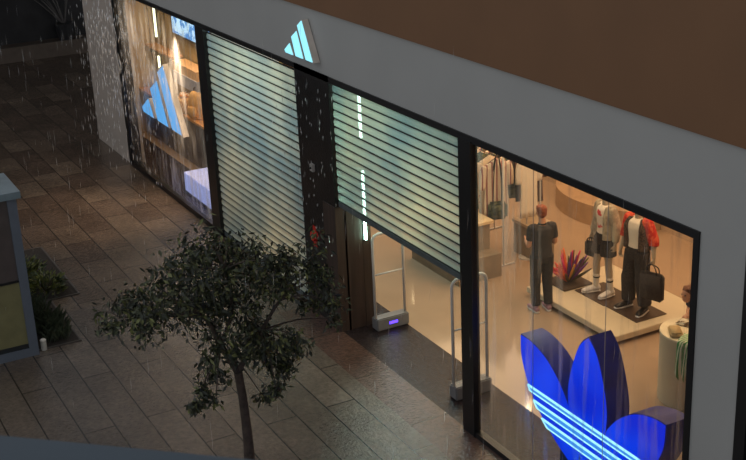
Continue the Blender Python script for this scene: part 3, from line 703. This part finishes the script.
held_bag('tote_bag', 'large black speckled tote bag held by the mannequin in black trousers', (-12.59, 3.81, .162 + .83), .3, .40, .42, .12, .12, black_cloth)
held_bag('handbag', 'small black handbag hanging from the hand of the mannequin in shorts', (-13.97, 3.78, .162 + .82), .2, .2, .24, .09, .06, black_cloth)

# colourful spiky sculpture on a dark mat
t = thing('spiky_sculpture', 'colourful fan-shaped sculpture of orange, pink and purple spikes on a dark mat', 'sculpture', (-14.30, 3.62, .15)); t.scale = (.92, .92, .92)
cols = [mat('spike_' + n, c, .6) for n, c in (('orange', (232, 110, 60)), ('pink', (214, 60, 100)), ('purple', (120, 56, 130)), ('violet', (80, 60, 140)), ('yellow', (222, 160, 60)), ('olive', (88, 78, 44)), ('red', (210, 60, 50)))]
def spike_colour(a, k):
    c = math.cos(a - .9)     # towards the right-hand end of the fan: pink and purple; left end: orange and pink
    return [cols[0], cols[1], cols[6]][k % 3] if c < -.3 else ([cols[3], cols[2], cols[4], cols[5]][k % 4] if c < .5 else [cols[2], cols[1], cols[5], cols[3]][k % 4])
random.seed(11)
for k in range(44):
    a = random.uniform(0, 2 * PI); el = random.uniform(.55, 1.45); L = random.uniform(.32, .58) * (1.0 if el > .9 else .9)
    d = Vector((math.cos(a) * math.cos(el), math.sin(a) * math.cos(el), math.sin(el)))
    bm = bmesh.new(); s0 = d * .04; mid = d * L * .55 + Vector((0, 0, -.02)); e_ = d * L
    tube(bm, [(*s0[:2], .05, .02), (*mid[:2], .05 + mid[2], .027), (*e_[:2], .05 + e_[2], .012)], 7, sub=3)
    done('spike', bm, spike_colour(a, k), t, True)
done('mat_base', B(-.31, .27, -.28, .3, 0, .03), mat('dark_mat', (74, 58, 44), .8), t)

# round plinth with folded goods
t = thing('round_plinth', 'tall cream cylindrical plinth at the right end of the large window', 'plinth', (-10.70, 2.86, 0))
cyl_m = mat('cream_plinth', (210, 192, 160), .6, noise=.03)
bm = bmesh.new(); bmesh.ops.create_cone(bm, cap_ends=True, segments=64, radius1=.40, radius2=.40, depth=.93, matrix=Matrix.Translation((0, 0, .465))); done('drum', bm, cyl_m, t)
bm = bmesh.new(); bmesh.ops.create_cone(bm, cap_ends=True, segments=64, radius1=.405, radius2=.40, depth=.02, matrix=Matrix.Translation((0, 0, .94))); done('top_disc', bm, mat('plinth_top', (232, 216, 180), .5), t)
def folded(x, y, z, w_, d_, h_, rz, m, label):
    t = thing('folded_shirt', label, 'shirt', (x, y, z), rz); bm = bmesh.new(); box(bm, -w_ / 2, w_ / 2, -d_ / 2, d_ / 2, 0, h_, bev=h_ * .35); done('cloth', bm, m, t, True)
    bm = bmesh.new(); tube(bm, [(-.06, -d_ / 2 + .06, h_, .012), (0, -d_ / 2 + .02, h_ + .004, .012), (.06, -d_ / 2 + .06, h_, .012)], 8, sub=3); done('collar', bm, m, t, True)
folded(-10.88, 2.96, .95, .24, .26, .035, .4, speckle('spotted_print', (236, 222, 192), (120, 92, 60), 16), 'white folded shirt with dark print lying on the round plinth')
folded(-10.74, 2.62, .95, .16, .3, .05, 1.0, mat('khaki_cloth', (186, 160, 112), .85), 'khaki folded garment lying at the front rim of the round plinth')
t = thing('striped_shirt', 'green and white striped shirt draped over the edge of the round plinth', 'shirt', (-10.43, 2.55, 0))
gs = stripes('green_white_stripes', (74, 150, 84), (222, 226, 196), 0, 28)
bm = bmesh.new()
rows = [(-.24, .97), (-.12, .985), (.0, .985), (.055, .97), (.075, .90), (.085, .78), (.09, .66), (.09, .56)]
grid = []
dr = Vector((.51, -.86)); sd = Vector((.86, .51))
for i, (u, z) in enumerate(rows):
    grid.append([bm.verts.new((dr.x * (u + .015 * math.sin(k * 1.5 + i)) + sd.x * (k - 5) * .024, dr.y * (u + .015 * math.sin(k * 1.5 + i)) + sd.y * (k - 5) * .024, z - (.05 * (k % 3) if i == 7 else 0))) for k in range(11)])
for i in range(len(grid) - 1):
    for k in range(10): bm.faces.new((grid[i][k], grid[i][k + 1], grid[i + 1][k + 1], grid[i + 1][k]))
o = done('draped_cloth', bm, gs, t, True); md = o.modifiers.new('thick', 'SOLIDIFY'); md.thickness = .012
bm = bmesh.new(); tube(bm, [(.12, -.05, .86, .05, .02), (.13, -.06, .68, .06, .022), (.12, -.06, .46, .045, .02)], 12, sub=3); done('green_sleeve', bm, mat('green_cloth', (58, 128, 70), .85), t, True)

# clothes rails and hanging garments
def rail(x0, x1, y, h, label):
    t = thing('clothes_rail', label, 'clothes rail', (x0, y, 0)); L = x1 - x0
    bm = bmesh.new(); tube(bm, [(0, 0, h, .015), (L, 0, h, .015)], 10); done('bar', bm, gate_m, t, True)
    for x in (0, L):
        bm = bmesh.new(); tube(bm, [(x, 0, 0, .015), (x, 0, h, .015)], 10); done('upright', bm, gate_m, t, True)
        bm = bmesh.new(); tube(bm, [(x, -.22, .02, .015), (x, .22, .02, .015)], 10); done('foot', bm, gate_m, t, True)
def garment(x, y, h, w_, drop, m, label, group=None, sleeve=True):
    t = thing('hanging_shirt', label, 'hanging garment', (x, y, h - drop), 0, group); rnd = random.random() * 6
    bm = bmesh.new(); n = 12; cols_ = []
    for s in (-1, 1):
        g_ = []
        for i in range(9):
            z = drop - .12 - (drop - .12) * i / 8
            row = []
            for k in range(n + 1):
                u = k / n * 2 - 1; ww = w_ / 2 * (1 if i > 0 else .96) * (1 + .04 * math.sin(i + rnd)); sh = -abs(u) * .09 * (1 - i / 8)
                th = (.035 + .014 * math.sin(k * 1.9 + rnd) * (i / 8 + .3)) * math.sqrt(max(0, 1 - u * u)) + .002
                row.append(bm.verts.new((s * th, u * ww, z + sh)))
            g_.append(row)
        for i in range(8):
            for k in range(n): bm.faces.new((g_[i][k], g_[i][k + 1], g_[i + 1][k + 1], g_[i + 1][k]))
        cols_.append(g_)
    a, b = cols_
    for i in range(8):
        for k in (0, n): bm.faces.new((a[i][k], a[i + 1][k], b[i + 1][k], b[i][k]))
    for k in range(n):
        bm.faces.new((a[0][k], a[0][k + 1], b[0][k + 1], b[0][k])); bm.faces.new((a[8][k], a[8][k + 1], b[8][k + 1], b[8][k]))
    if sleeve:
        for s in (-1, 1):
            tube(bm, [(0, s * w_ * .42, drop - .22, .03, .08), (0, s * w_ * .56, drop - .36, .035, .075), (0, s * w_ * .6, drop - .6, .03, .06)], 10, sub=3)
    done('cloth', bm, m, t, True)
    bm = bmesh.new(); tube(bm, [(0, -w_ * .35, drop - .17, .006), (0, 0, drop - .09, .007), (0, w_ * .35, drop - .17, .006)], 6); tube(bm, [(0, 0, drop - .09, .004), (0, 0, drop - .03, .004), (0, .02, drop + .0, .004), (0, 0, drop + .022, .004)], 6, sub=2)
    done('hanger', bm, MT['black'], t)
rail(-17.3, -15.75, 3.38, 1.93, 'pale clothes rail nearest the black post, hung with striped jerseys')
rail(-17.3, -15.9, 4.22, 1.85, 'pale clothes rail farther back, hung with dark striped shirts')
cream_stripe = stripes('cream_burgundy_stripes', (230, 212, 188), (150, 92, 88), 1, 11, thr=.72)
cream_plain = speckle('cream_red_print', (232, 212, 184), (190, 84, 70), 6, lo=.60, hi=.64)
dark_stripe = stripes('dark_maroon_stripes', (66, 54, 52), (150, 112, 104), 1, 14, thr=.7)
olive_m = speckle('olive_cloth', (60, 64, 48), (104, 104, 74), 12)
random.seed(3)
for k in range(5):
    garment(-15.95 - k * .22, 3.38 + (.02 if k % 2 else 0), 1.93, .46, 1.08 + .05 * (k % 2), [cream_stripe, cream_plain, olive_m, cream_stripe, cream_plain][k],
            ['cream striped jersey hanging frontmost on the rail by the black post', 'cream jersey with red print hanging second on the rail by the black post', 'olive shirt hanging between cream jerseys on the near rail',
             'cream striped jersey hanging behind the olive shirt', 'cream jersey hanging rearmost on the near rail'][k], 'jerseys on the near rail')
garment(-15.8, 3.92, 1.95, .34, 1.2, white_cloth, 'long plain cream shirt hanging between the two rails of clothes')
t = thing('clothes_hook_stand', 'slim pale stand holding the plain cream shirt between the rails', 'stand', (-15.86, 3.92, 0))
bm = bmesh.new(); tube(bm, [(0, 0, 0, .014), (0, 0, 1.97, .014)], 8); tube(bm, [(0, 0, 1.965, .01), (.09, 0, 1.965, .01)], 8); done('pole', bm, gate_m, t, True)
bm = bmesh.new(); bmesh.ops.create_cone(bm, cap_ends=True, segments=24, radius1=.14, radius2=.14, depth=.02, matrix=Matrix.Translation((0, 0, .01))); done('foot_disc', bm, gate_m, t)
for k in range(4):
    garment(-16.15 - k * .2, 4.24, 1.85, .42, 1.02, dark_stripe if k != 2 else olive_m, ['dark maroon striped shirt hanging frontmost on the far rail', 'dark striped shirt hanging second on the far rail', 'olive shirt hanging third on the far rail', 'dark striped shirt hanging rearmost on the far rail'][k], 'shirts on the far rail')
# tables
t = thing('display_table', 'cream topped display table next to the black post', 'table', (-16.2, 2.7, 0))
tt = mat('cream_table_top', (236, 208, 160), .5); greyb = mat('taupe_box', (150, 132, 110), .7)
done('tabletop', B(-.75, .56, -.42, .43, .85, .9, bev=.005), tt, t)
done('cabinet', B(-.70, .50, -.38, .38, .4, .85), greyb, t)
done('lower_tier', B(-.72, .78, -.40, .42, 0, .4), greyb, t)
t = thing('low_plinth', 'long low taupe plinth behind the person in black', 'plinth', (-15.75, 4.25, 0))
done('box', B(-.45, .13, -.36, .06, 0, .55), greyb, t); done('top_slab', B(-.47, .15, -.38, .08, .55, .6), mat('taupe_top', (196, 172, 140), .5), t)
held_bag('shoulder_bag', 'dark green shoulder bag on a long strap hanging from the rail of striped jerseys', (-15.86, 3.34, 1.93), 1.2, .32, .30, .14, .82, olive_m)
# curved bench by the back wall
t = thing('curved_bench', 'low curved brown bench against the beige back wall', 'bench', (-16.9, 6.2, 0))
bm = bmesh.new(); n = 24; seat = []
pts = [(1.3 * math.cos(PI + PI * k / n), .9 * math.sin(PI + PI * k / n)) for k in range(n + 1)]
a = [bm.verts.new((x, y + .38, 0)) for x, y in pts]; b = [bm.verts.new((x, y + .38, .38)) for x, y in pts]
for k in range(n): bm.faces.new((a[k], a[k + 1], b[k + 1], b[k]))
bm.faces.new((a[-1], a[0], b[0], b[-1])); bm.faces.new(a[::-1]); bm.faces.new(b)
done('seat_block', bm, mat('bench_tan', (178, 146, 112), .8), t)
# ceiling spots
for (x, y) in ((-17.3, 4.96), (-20.1, 3.13), (-23.0, 5.8), (-12.5, 2.2), (-10.2, 3.4), (-14.5, 5.0)):
    t = thing('ceiling_spotlight', 'small round spotlight in the shop ceiling, out of direct view', 'lamp', (x, y, 3.95), 0, 'ceiling spotlights')
    bm = bmesh.new(); bmesh.ops.create_cone(bm, cap_ends=True, segments=20, radius1=.07, radius2=.07, depth=.1, matrix=Matrix.Translation((0, 0, -.05))); done('can', bm, MT['black'], t)
    bm = bmesh.new(); bmesh.ops.create_cone(bm, cap_ends=True, segments=20, radius1=.055, radius2=.055, depth=.01, matrix=Matrix.Translation((0, 0, -.105))); done('bulb', bm, emission('spot_bulb', (255, 225, 170), 120), t)

# ------------------------------------------------------------------ kiosk at the left edge
t = thing('information_kiosk', 'tall slate grey framed kiosk with dark upper and olive lower panel', 'kiosk', (-16.72, -4.10, 0))
slate = mat('slate_blue_frame', (92, 100, 112), .5, noise=.05)
def K(x0, x1, y0, y1, z0, z1): return B(x0, x1, y0, y1, z0, z1)
done('post', K(-.12, 0, -.13, 0, .0, 2.42), slate, t); done('post', K(-.12, 0, -1.35, -1.22, 0, 2.42), slate, t)
done('post', K(-.92, -.8, -.13, 0, 0, 2.42), slate, t); done('post', K(-.92, -.8, -1.35, -1.22, 0, 2.42), slate, t)
done('bottom_rail', K(-.12, .0, -1.22, -.13, .0, .13), slate, t)
done('upper_panel', K(-.10, -.03, -1.22, -.13, 1.2, 2.42), mat('dark_taupe_panel', (78, 70, 68), .3), t)
done('lower_panel', K(-.10, -.03, -1.22, -.13, .2, 1.17), mat('olive_panel', (118, 114, 80), .4), t)
done('divider', K(-.11, -.01, -1.22, -.13, 1.17, 1.2), MT['black'], t)
done('side_panel', K(-.8, -.12, -.1, -.03, .1, 2.42), slate, t); done('side_panel', K(-.8, -.12, -1.32, -1.25, .1, 2.42), slate, t)
done('inner_tray', K(-.10, -.02, -1.22, -.13, .13, .2), MT['joint'], t)
done('roof', K(-.98, .05, -1.42, .06, 2.42, 2.52), mat('kiosk_roof', (110, 126, 134), .4), t)
done('roof_unit', K(-.85, -.45, -1.2, -.15, 2.52, 2.7), MT['joint'], t)
t = thing('bollard_light', 'short white cylinder light at the foot of the kiosk', 'light', (-16.85, -4.0, 0))
bm = bmesh.new(); bmesh.ops.create_cone(bm, cap_ends=True, segments=20, radius1=.045, radius2=.045, depth=.15, matrix=Matrix.Translation((0, 0, .075))); done('tube', bm, mat('offwhite', (190, 188, 180), .5), t, False)
bm = bmesh.new(); ball(bm, (0, 0, .15), (.047, .047, .025)); done('cap', bm, white_m, t, True)

# planter beds, shrubs
soil = mat('dark_soil', (40, 34, 30), .95, noise=.4, scale=20, bump=.8, bscale=30)
kerb = mat('planter_kerb', (70, 64, 60), .6)
def bed(x0, x1, y0, y1, label):
    t = thing('planter_bed', label, 'planter', ((x0 + x1) / 2, (y0 + y1) / 2, 0)); w_, d_ = (x1 - x0) / 2, (y1 - y0) / 2
    done('soil', B(-w_ + .03, w_ - .03, -d_ + .03, d_ - .03, 0, .012), soil, t)
    bm = bmesh.new(); box(bm, -w_, w_, d_ - .03, d_, 0, .02); box(bm, -w_, w_, -d_, -d_ + .03, 0, .02); box(bm, -w_, -w_ + .03, -d_ + .03, d_ - .03, 0, .02); box(bm, w_ - .03, w_, -d_ + .03, d_ - .03, 0, .02)
    done('kerb', bm, kerb, t)
bed(-21.15, -18.62, -5.2, -2.97, 'dark planting bed farther up the paving, with the yellow-green shrub')
bed(-18.60, -16.83, -5.2, -3.44, 'dark planting bed beside the kiosk, with fine dark grass')
def leaf_quads(bm, c, L, W_, d, mi=0, up=None):
    d = d.normalized(); s = d.cross(Vector((random.uniform(-1, 1), random.uniform(-1, 1), random.uniform(.2, 1)))).normalized(); nrm = s.cross(d)
    a = bm.verts.new(c); b = bm.verts.new(c + d * L * .45 + s * W_ / 2 + nrm * W_ * .12); e = bm.verts.new(c + d * L); f = bm.verts.new(c + d * L * .45 - s * W_ / 2 + nrm * W_ * .12); m_ = bm.verts.new(c + d * L * .5)
    for t_ in ((a, b, m_), (b, e, m_), (e, f, m_), (f, a, m_)):
        q = bm.faces.new(t_); q.material_index = mi
def leafmat(name, c):
    m = mat(name, c, .5, noise=.5, scale=9); return m
yg = [leafmat('shrub_leaf', (104, 108, 52)), leafmat('shrub_leaf_dark', (54, 64, 36))]
def shrub(x, y, r, h, n, label, mats, name='leafy_shrub'):
    t = thing(name, label, 'shrub', (x, y, .012)); bm = bmesh.new()
    for k in range(n):
        a = random.uniform(0, 2 * PI); q = random.random() ** .5; z = random.uniform(.05, 1) * h * (1 - .4 * q)
        c = Vector((math.cos(a) * r * q, math.sin(a) * r * q, z)); d = Vector((math.cos(a) * q, math.sin(a) * q, random.uniform(.1, 1)))
        leaf_quads(bm, c, random.uniform(.06, .12), random.uniform(.03, .05), d, 0 if random.random() < .6 else 1)
    o = done('foliage', bm, mats, t)
    bm = bmesh.new()
    for k in range(9):
        a = random.uniform(0, 2 * PI); tube(bm, [(0, 0, 0, .012), (math.cos(a) * r * .4, math.sin(a) * r * .4, h * .5, .008), (math.cos(a) * r * .75, math.sin(a) * r * .75, h * .75, .004)], 5, sub=2)
    done('stems', bm, MT['wood'], t)
random.seed(5)
shrub(-19.6, -3.80, .5, .5, 900, 'yellow-green leafy shrub beside the tall kiosk, largest in the beds', yg)
shrub(-18.95, -3.42, .28, .38, 420, 'smaller yellow-green shrub at the corner of the far planting bed', yg)
shrub(-20.7, -4.3, .35, .75, 200, 'thin dark shrub at the far side of the planting bed behind the kiosk', [yg[1], yg[1]])
t = thing('ornamental_grass', 'fine dark green grass filling the planting bed beside the kiosk', 'grass', (-17.75, -4.1, .012)); 
bm = bmesh.new()
for k in range(1500):
    x = random.uniform(-.75, .45) if random.random() < .6 else random.uniform(-.75, .8); y = random.uniform(-.6, .45) if x < 0 else random.uniform(.15, .5); a = random.uniform(0, 2 * PI); L = random.uniform(.12, .3); dx, dy = math.cos(a) * L * .6, math.sin(a) * L * .6
    v = [bm.verts.new((x, y, 0)), bm.verts.new((x + .008, y, 0)), bm.verts.new((x + dx * .5, y + dy * .5, L * .75)), bm.verts.new((x + dx, y + dy, L))]
    bm.faces.new((v[0], v[1], v[2])); bm.faces.new((v[1], v[3], v[2]))
done('blades', bm, leafmat('grass_blade', (58, 66, 48)), t)['kind'] = 'stuff'; t['kind'] = 'stuff'

# ------------------------------------------------------------------ tree
CAM = Vector((0, -7.156, 7.75)); FPX = 1226.5
def at(px, py, X):
    v = cd + (px - 373) / FPX * cr - (py - 230) / FPX * cu
    k = X / v.x; return CAM + v * k
def tree():
    random.seed(21)
    base = Vector((-12.0, -2.76, 0))
    t = thing('street_tree', 'small dark green tree with slender trunk standing on the wet paving', 'tree', base)
    rel = lambda p: p - base
    bark = mat('dark_bark', (66, 56, 50), .9, noise=.4, scale=14, bump=.6, bscale=30)
    bm = bmesh.new()
    T = [rel(at(250, 470, -12)), rel(at(248, 440, -12)), rel(at(243, 400, -12)), rel(at(238, 372, -12.0))]
    T[0].z = 0
    tube(bm, [(*T[0], .075), (*T[1], .06), (*T[2], .052), (*T[3], .05)], 12, sub=5)
    fork = T[3]; done('trunk', bm, bark, t, True)
    main = {'L': at(221, 345, -12.05), 'R': at(262, 330, -11.9), 'C': at(232, 310, -12.1)}
    bb = bmesh.new()
    tube(bb, [(*fork, .045), (*rel(main['L']), .032), (*rel(at(205, 318, -12.1)), .024), (*rel(at(175, 300, -12.1)), .014)], 8, sub=4)
    tube(bb, [(*fork, .038), (*rel(at(250, 350, -11.95)), .03), (*rel(main['R']), .022), (*rel(at(280, 300, -11.8)), .018), (*rel(at(305, 275, -11.8)), .01)], 8, sub=4)
    tube(bb, [(*rel(main['L']), .028), (*rel(main['C']), .022), (*rel(at(225, 270, -12.1)), .014), (*rel(at(215, 245, -12.1)), .008)], 8, sub=4)
    # clusters: px, py, radius px, leaves, x of the plane
    CL = [(208, 244, 18, 100), (228, 252, 20, 110), (245, 262, 18, 120), (205, 268, 24, 200), (178, 278, 24, 240), (165, 292, 22, 220), (190, 300, 24, 240), (150, 300, 20, 130), (132, 305, 16, 90), (120, 318, 13, 70), (106, 325, 9, 40), (148, 318, 14, 80),
          (225, 285, 24, 230), (215, 312, 20, 160), (250, 285, 22, 180), (240, 305, 14, 90), (268, 262, 18, 130), (290, 262, 18, 120), (308, 268, 18, 110), (322, 280, 14, 80), (325, 300, 14, 80), (312, 305, 12, 60), (282, 280, 16, 100), (335, 318, 8, 30),
          (252, 328, 18, 160), (262, 345, 16, 200), (278, 350, 16, 170), (290, 348, 14, 110), (300, 340, 10, 50), (245, 345, 12, 60), (285, 368, 12, 80), (276, 385, 8, 60), (262, 395, 9, 40), (222, 335, 12, 50), (208, 360, 10, 50), (215, 375, 11, 70), (205, 390, 9, 60), (198, 404, 8, 70), (230, 352, 10, 40), (216, 400, 5, 18)]
    fol = bmesh.new(); mains = [main['L'], main['C'], main['R'], at(205, 318, -12.1), at(280, 300, -11.8), at(225, 270, -12.1)]
    for (px, py, r, n) in CL:
        X = -12 + random.uniform(-.45, .45); c = at(px, py, X); R_ = r * .0112
        near = min(mains, key=lambda q: (q - c).length); mid = (near + c) / 2 + Vector((0, 0, .06))
        tube(bb, [(*rel(near), .013), (*rel(mid), .009), (*rel(c), .004)], 6, sub=3)
        for s in range(5):
            e_ = c + Vector([random.gauss(0, .5) * R_ for _ in range(3)]); tube(bb, [(*rel(c), .004), (*rel((c + e_) / 2 + Vector((0, 0, .03))), .003), (*rel(e_), .002)], 4, sub=2)
            m2 = int(n * 1.7) // 5
            for k in range(m2):
                q = e_ + Vector((random.gauss(0, .34) * R_, random.gauss(0, .34) * R_ * 1.1, random.gauss(0, .40) * R_))
                d = Vector((random.gauss(0, .6), random.gauss(0, .6), random.uniform(-1.3, .1)))
                leaf_quads(fol, rel(q), random.uniform(.06, .12), random.uniform(.028, .045), d, random.choice((0, 0, 0, 1, 1, 2)))
    done('branches', bb, bark, t, True)
    done('foliage', fol, [leafmat('tree_leaf_dark', (34, 40, 28)), leafmat('tree_leaf', (58, 64, 38)), leafmat('tree_leaf_light', (98, 102, 58))], t)
tree()
# far dark shrub pot on the ledge
t = thing('potted_shrub', 'dark potted shrub with bare grey branches against the far building', 'plant', (-37.85, 2.0, .45))
bm = bmesh.new(); tube(bm, [(0, 0, 0, .22), (0, 0, .5, .3)], 16); done('pot', bm, MT['darkwall'], t)
bm = bmesh.new(); random.seed(2)
for k in range(10):
    a = random.uniform(0, 2 * PI); s = random.uniform(.4, 1.0); tube(bm, [(0, 0, .45, .03), (.2 * math.cos(a) * s, .7 * math.sin(a) * s, .9 + s * .3, .02), (.25 * math.cos(a), 1.3 * math.sin(a) * s, 1.2 + s * .5, .01)], 6, sub=3)
done('branches', bm, mat('grey_branch', (96, 92, 90), .8), t, True)

# ------------------------------------------------------------------ parapet of the balcony the photo is taken from
p1 = Vector((-1.43, .196)); p2 = Vector((-1.13, .526)); d = (p2 - p1).normalized(); nrm = Vector((d.y, -d.x))
if nrm.dot(-p1) < 0: nrm = -nrm
bm = bmesh.new(); A_ = p1 - d * 2.5; B_ = p2 + d * 3.0; vs = []
for q, o_ in ((A_, 0), (B_, 0), (B_, .28), (A_, .28)):
    for z in (5.6, 7.0):
        v = q + nrm * o_; vs.append(bm.verts.new((v.x, v.y - 7.156, z)))
for f in ((0, 2, 4, 6), (1, 7, 5, 3), (0, 1, 3, 2), (2, 3, 5, 4), (4, 5, 7, 6), (6, 7, 1, 0)): bm.faces.new([vs[i] for i in f])
bmesh.ops.recalc_face_normals(bm, faces=bm.faces); bmesh.ops.bevel(bm, geom=bm.edges[:], offset=.012, segments=2, affect='EDGES')
o = struct('parapet', bm, mat('slate_blue_coping', (50, 64, 76), .6, noise=.05), 'slate blue balcony parapet at the bottom left edge')

# ------------------------------------------------------------------ rain
def rain():
    random.seed(9); bm = bmesh.new()
    def drop(x, y, z, L, r):
        sl = .10 * L
        pts = [(x, y, z + L / 2), (x + r, y, z), (x, y + r, z), (x - r, y, z), (x, y - r, z), (x - sl, y, z - L / 2)]
        v = [bm.verts.new(p) for p in pts]
        for a, b, c in ((0, 1, 2), (0, 2, 3), (0, 3, 4), (0, 4, 1), (5, 2, 1), (5, 3, 2), (5, 4, 3), (5, 1, 4)): bm.faces.new((v[a], v[b], v[c]))
    for k in range(750):   # water pouring off the fascia in front of the display window
        x = random.triangular(-26, -20.6, -24.6); drop(x, random.uniform(-.9, -.12), random.triangular(.15, 4.2, 3.2), random.uniform(.05, .2), random.uniform(.003, .007))
    for k in range(130):
        drop(random.uniform(-16.1, -14.6), random.uniform(-.5, -.12), random.triangular(.3, 3.9, 3.6), random.uniform(.04, .12), random.uniform(.003, .006))
    for k in range(400):
        drop(random.uniform(-27, -5), random.uniform(-4.5, -.15), random.uniform(.15, 5), random.uniform(.1, .3), random.uniform(.0008, .0018))
    m = bpy.data.materials.new('rain_water'); m.use_nodes = True; nt = m.node_tree; nt.nodes.clear(); N = nt.nodes
    o = N.new('ShaderNodeOutputMaterial'); a = N.new('ShaderNodeBsdfTranslucent'); b = N.new('ShaderNodeBsdfGlossy'); c = N.new('ShaderNodeBsdfTransparent'); a.inputs[0].default_value = (.95, .95, .95, 1); b.inputs['Roughness'].default_value = .2
    x = N.new('ShaderNodeMixShader'); x.inputs[0].default_value = .4; y = N.new('ShaderNodeMixShader'); y.inputs[0].default_value = .25
    nt.links.new(a.outputs[0], x.inputs[1]); nt.links.new(b.outputs[0], x.inputs[2]); nt.links.new(x.outputs[0], y.inputs[1]); nt.links.new(c.outputs[0], y.inputs[2]); nt.links.new(y.outputs[0], o.inputs[0])
    r = done('rain', bm, m); tag(r, 'bright falling raindrops, thickest in front of the display window', 'rain', kind='stuff')
rain()
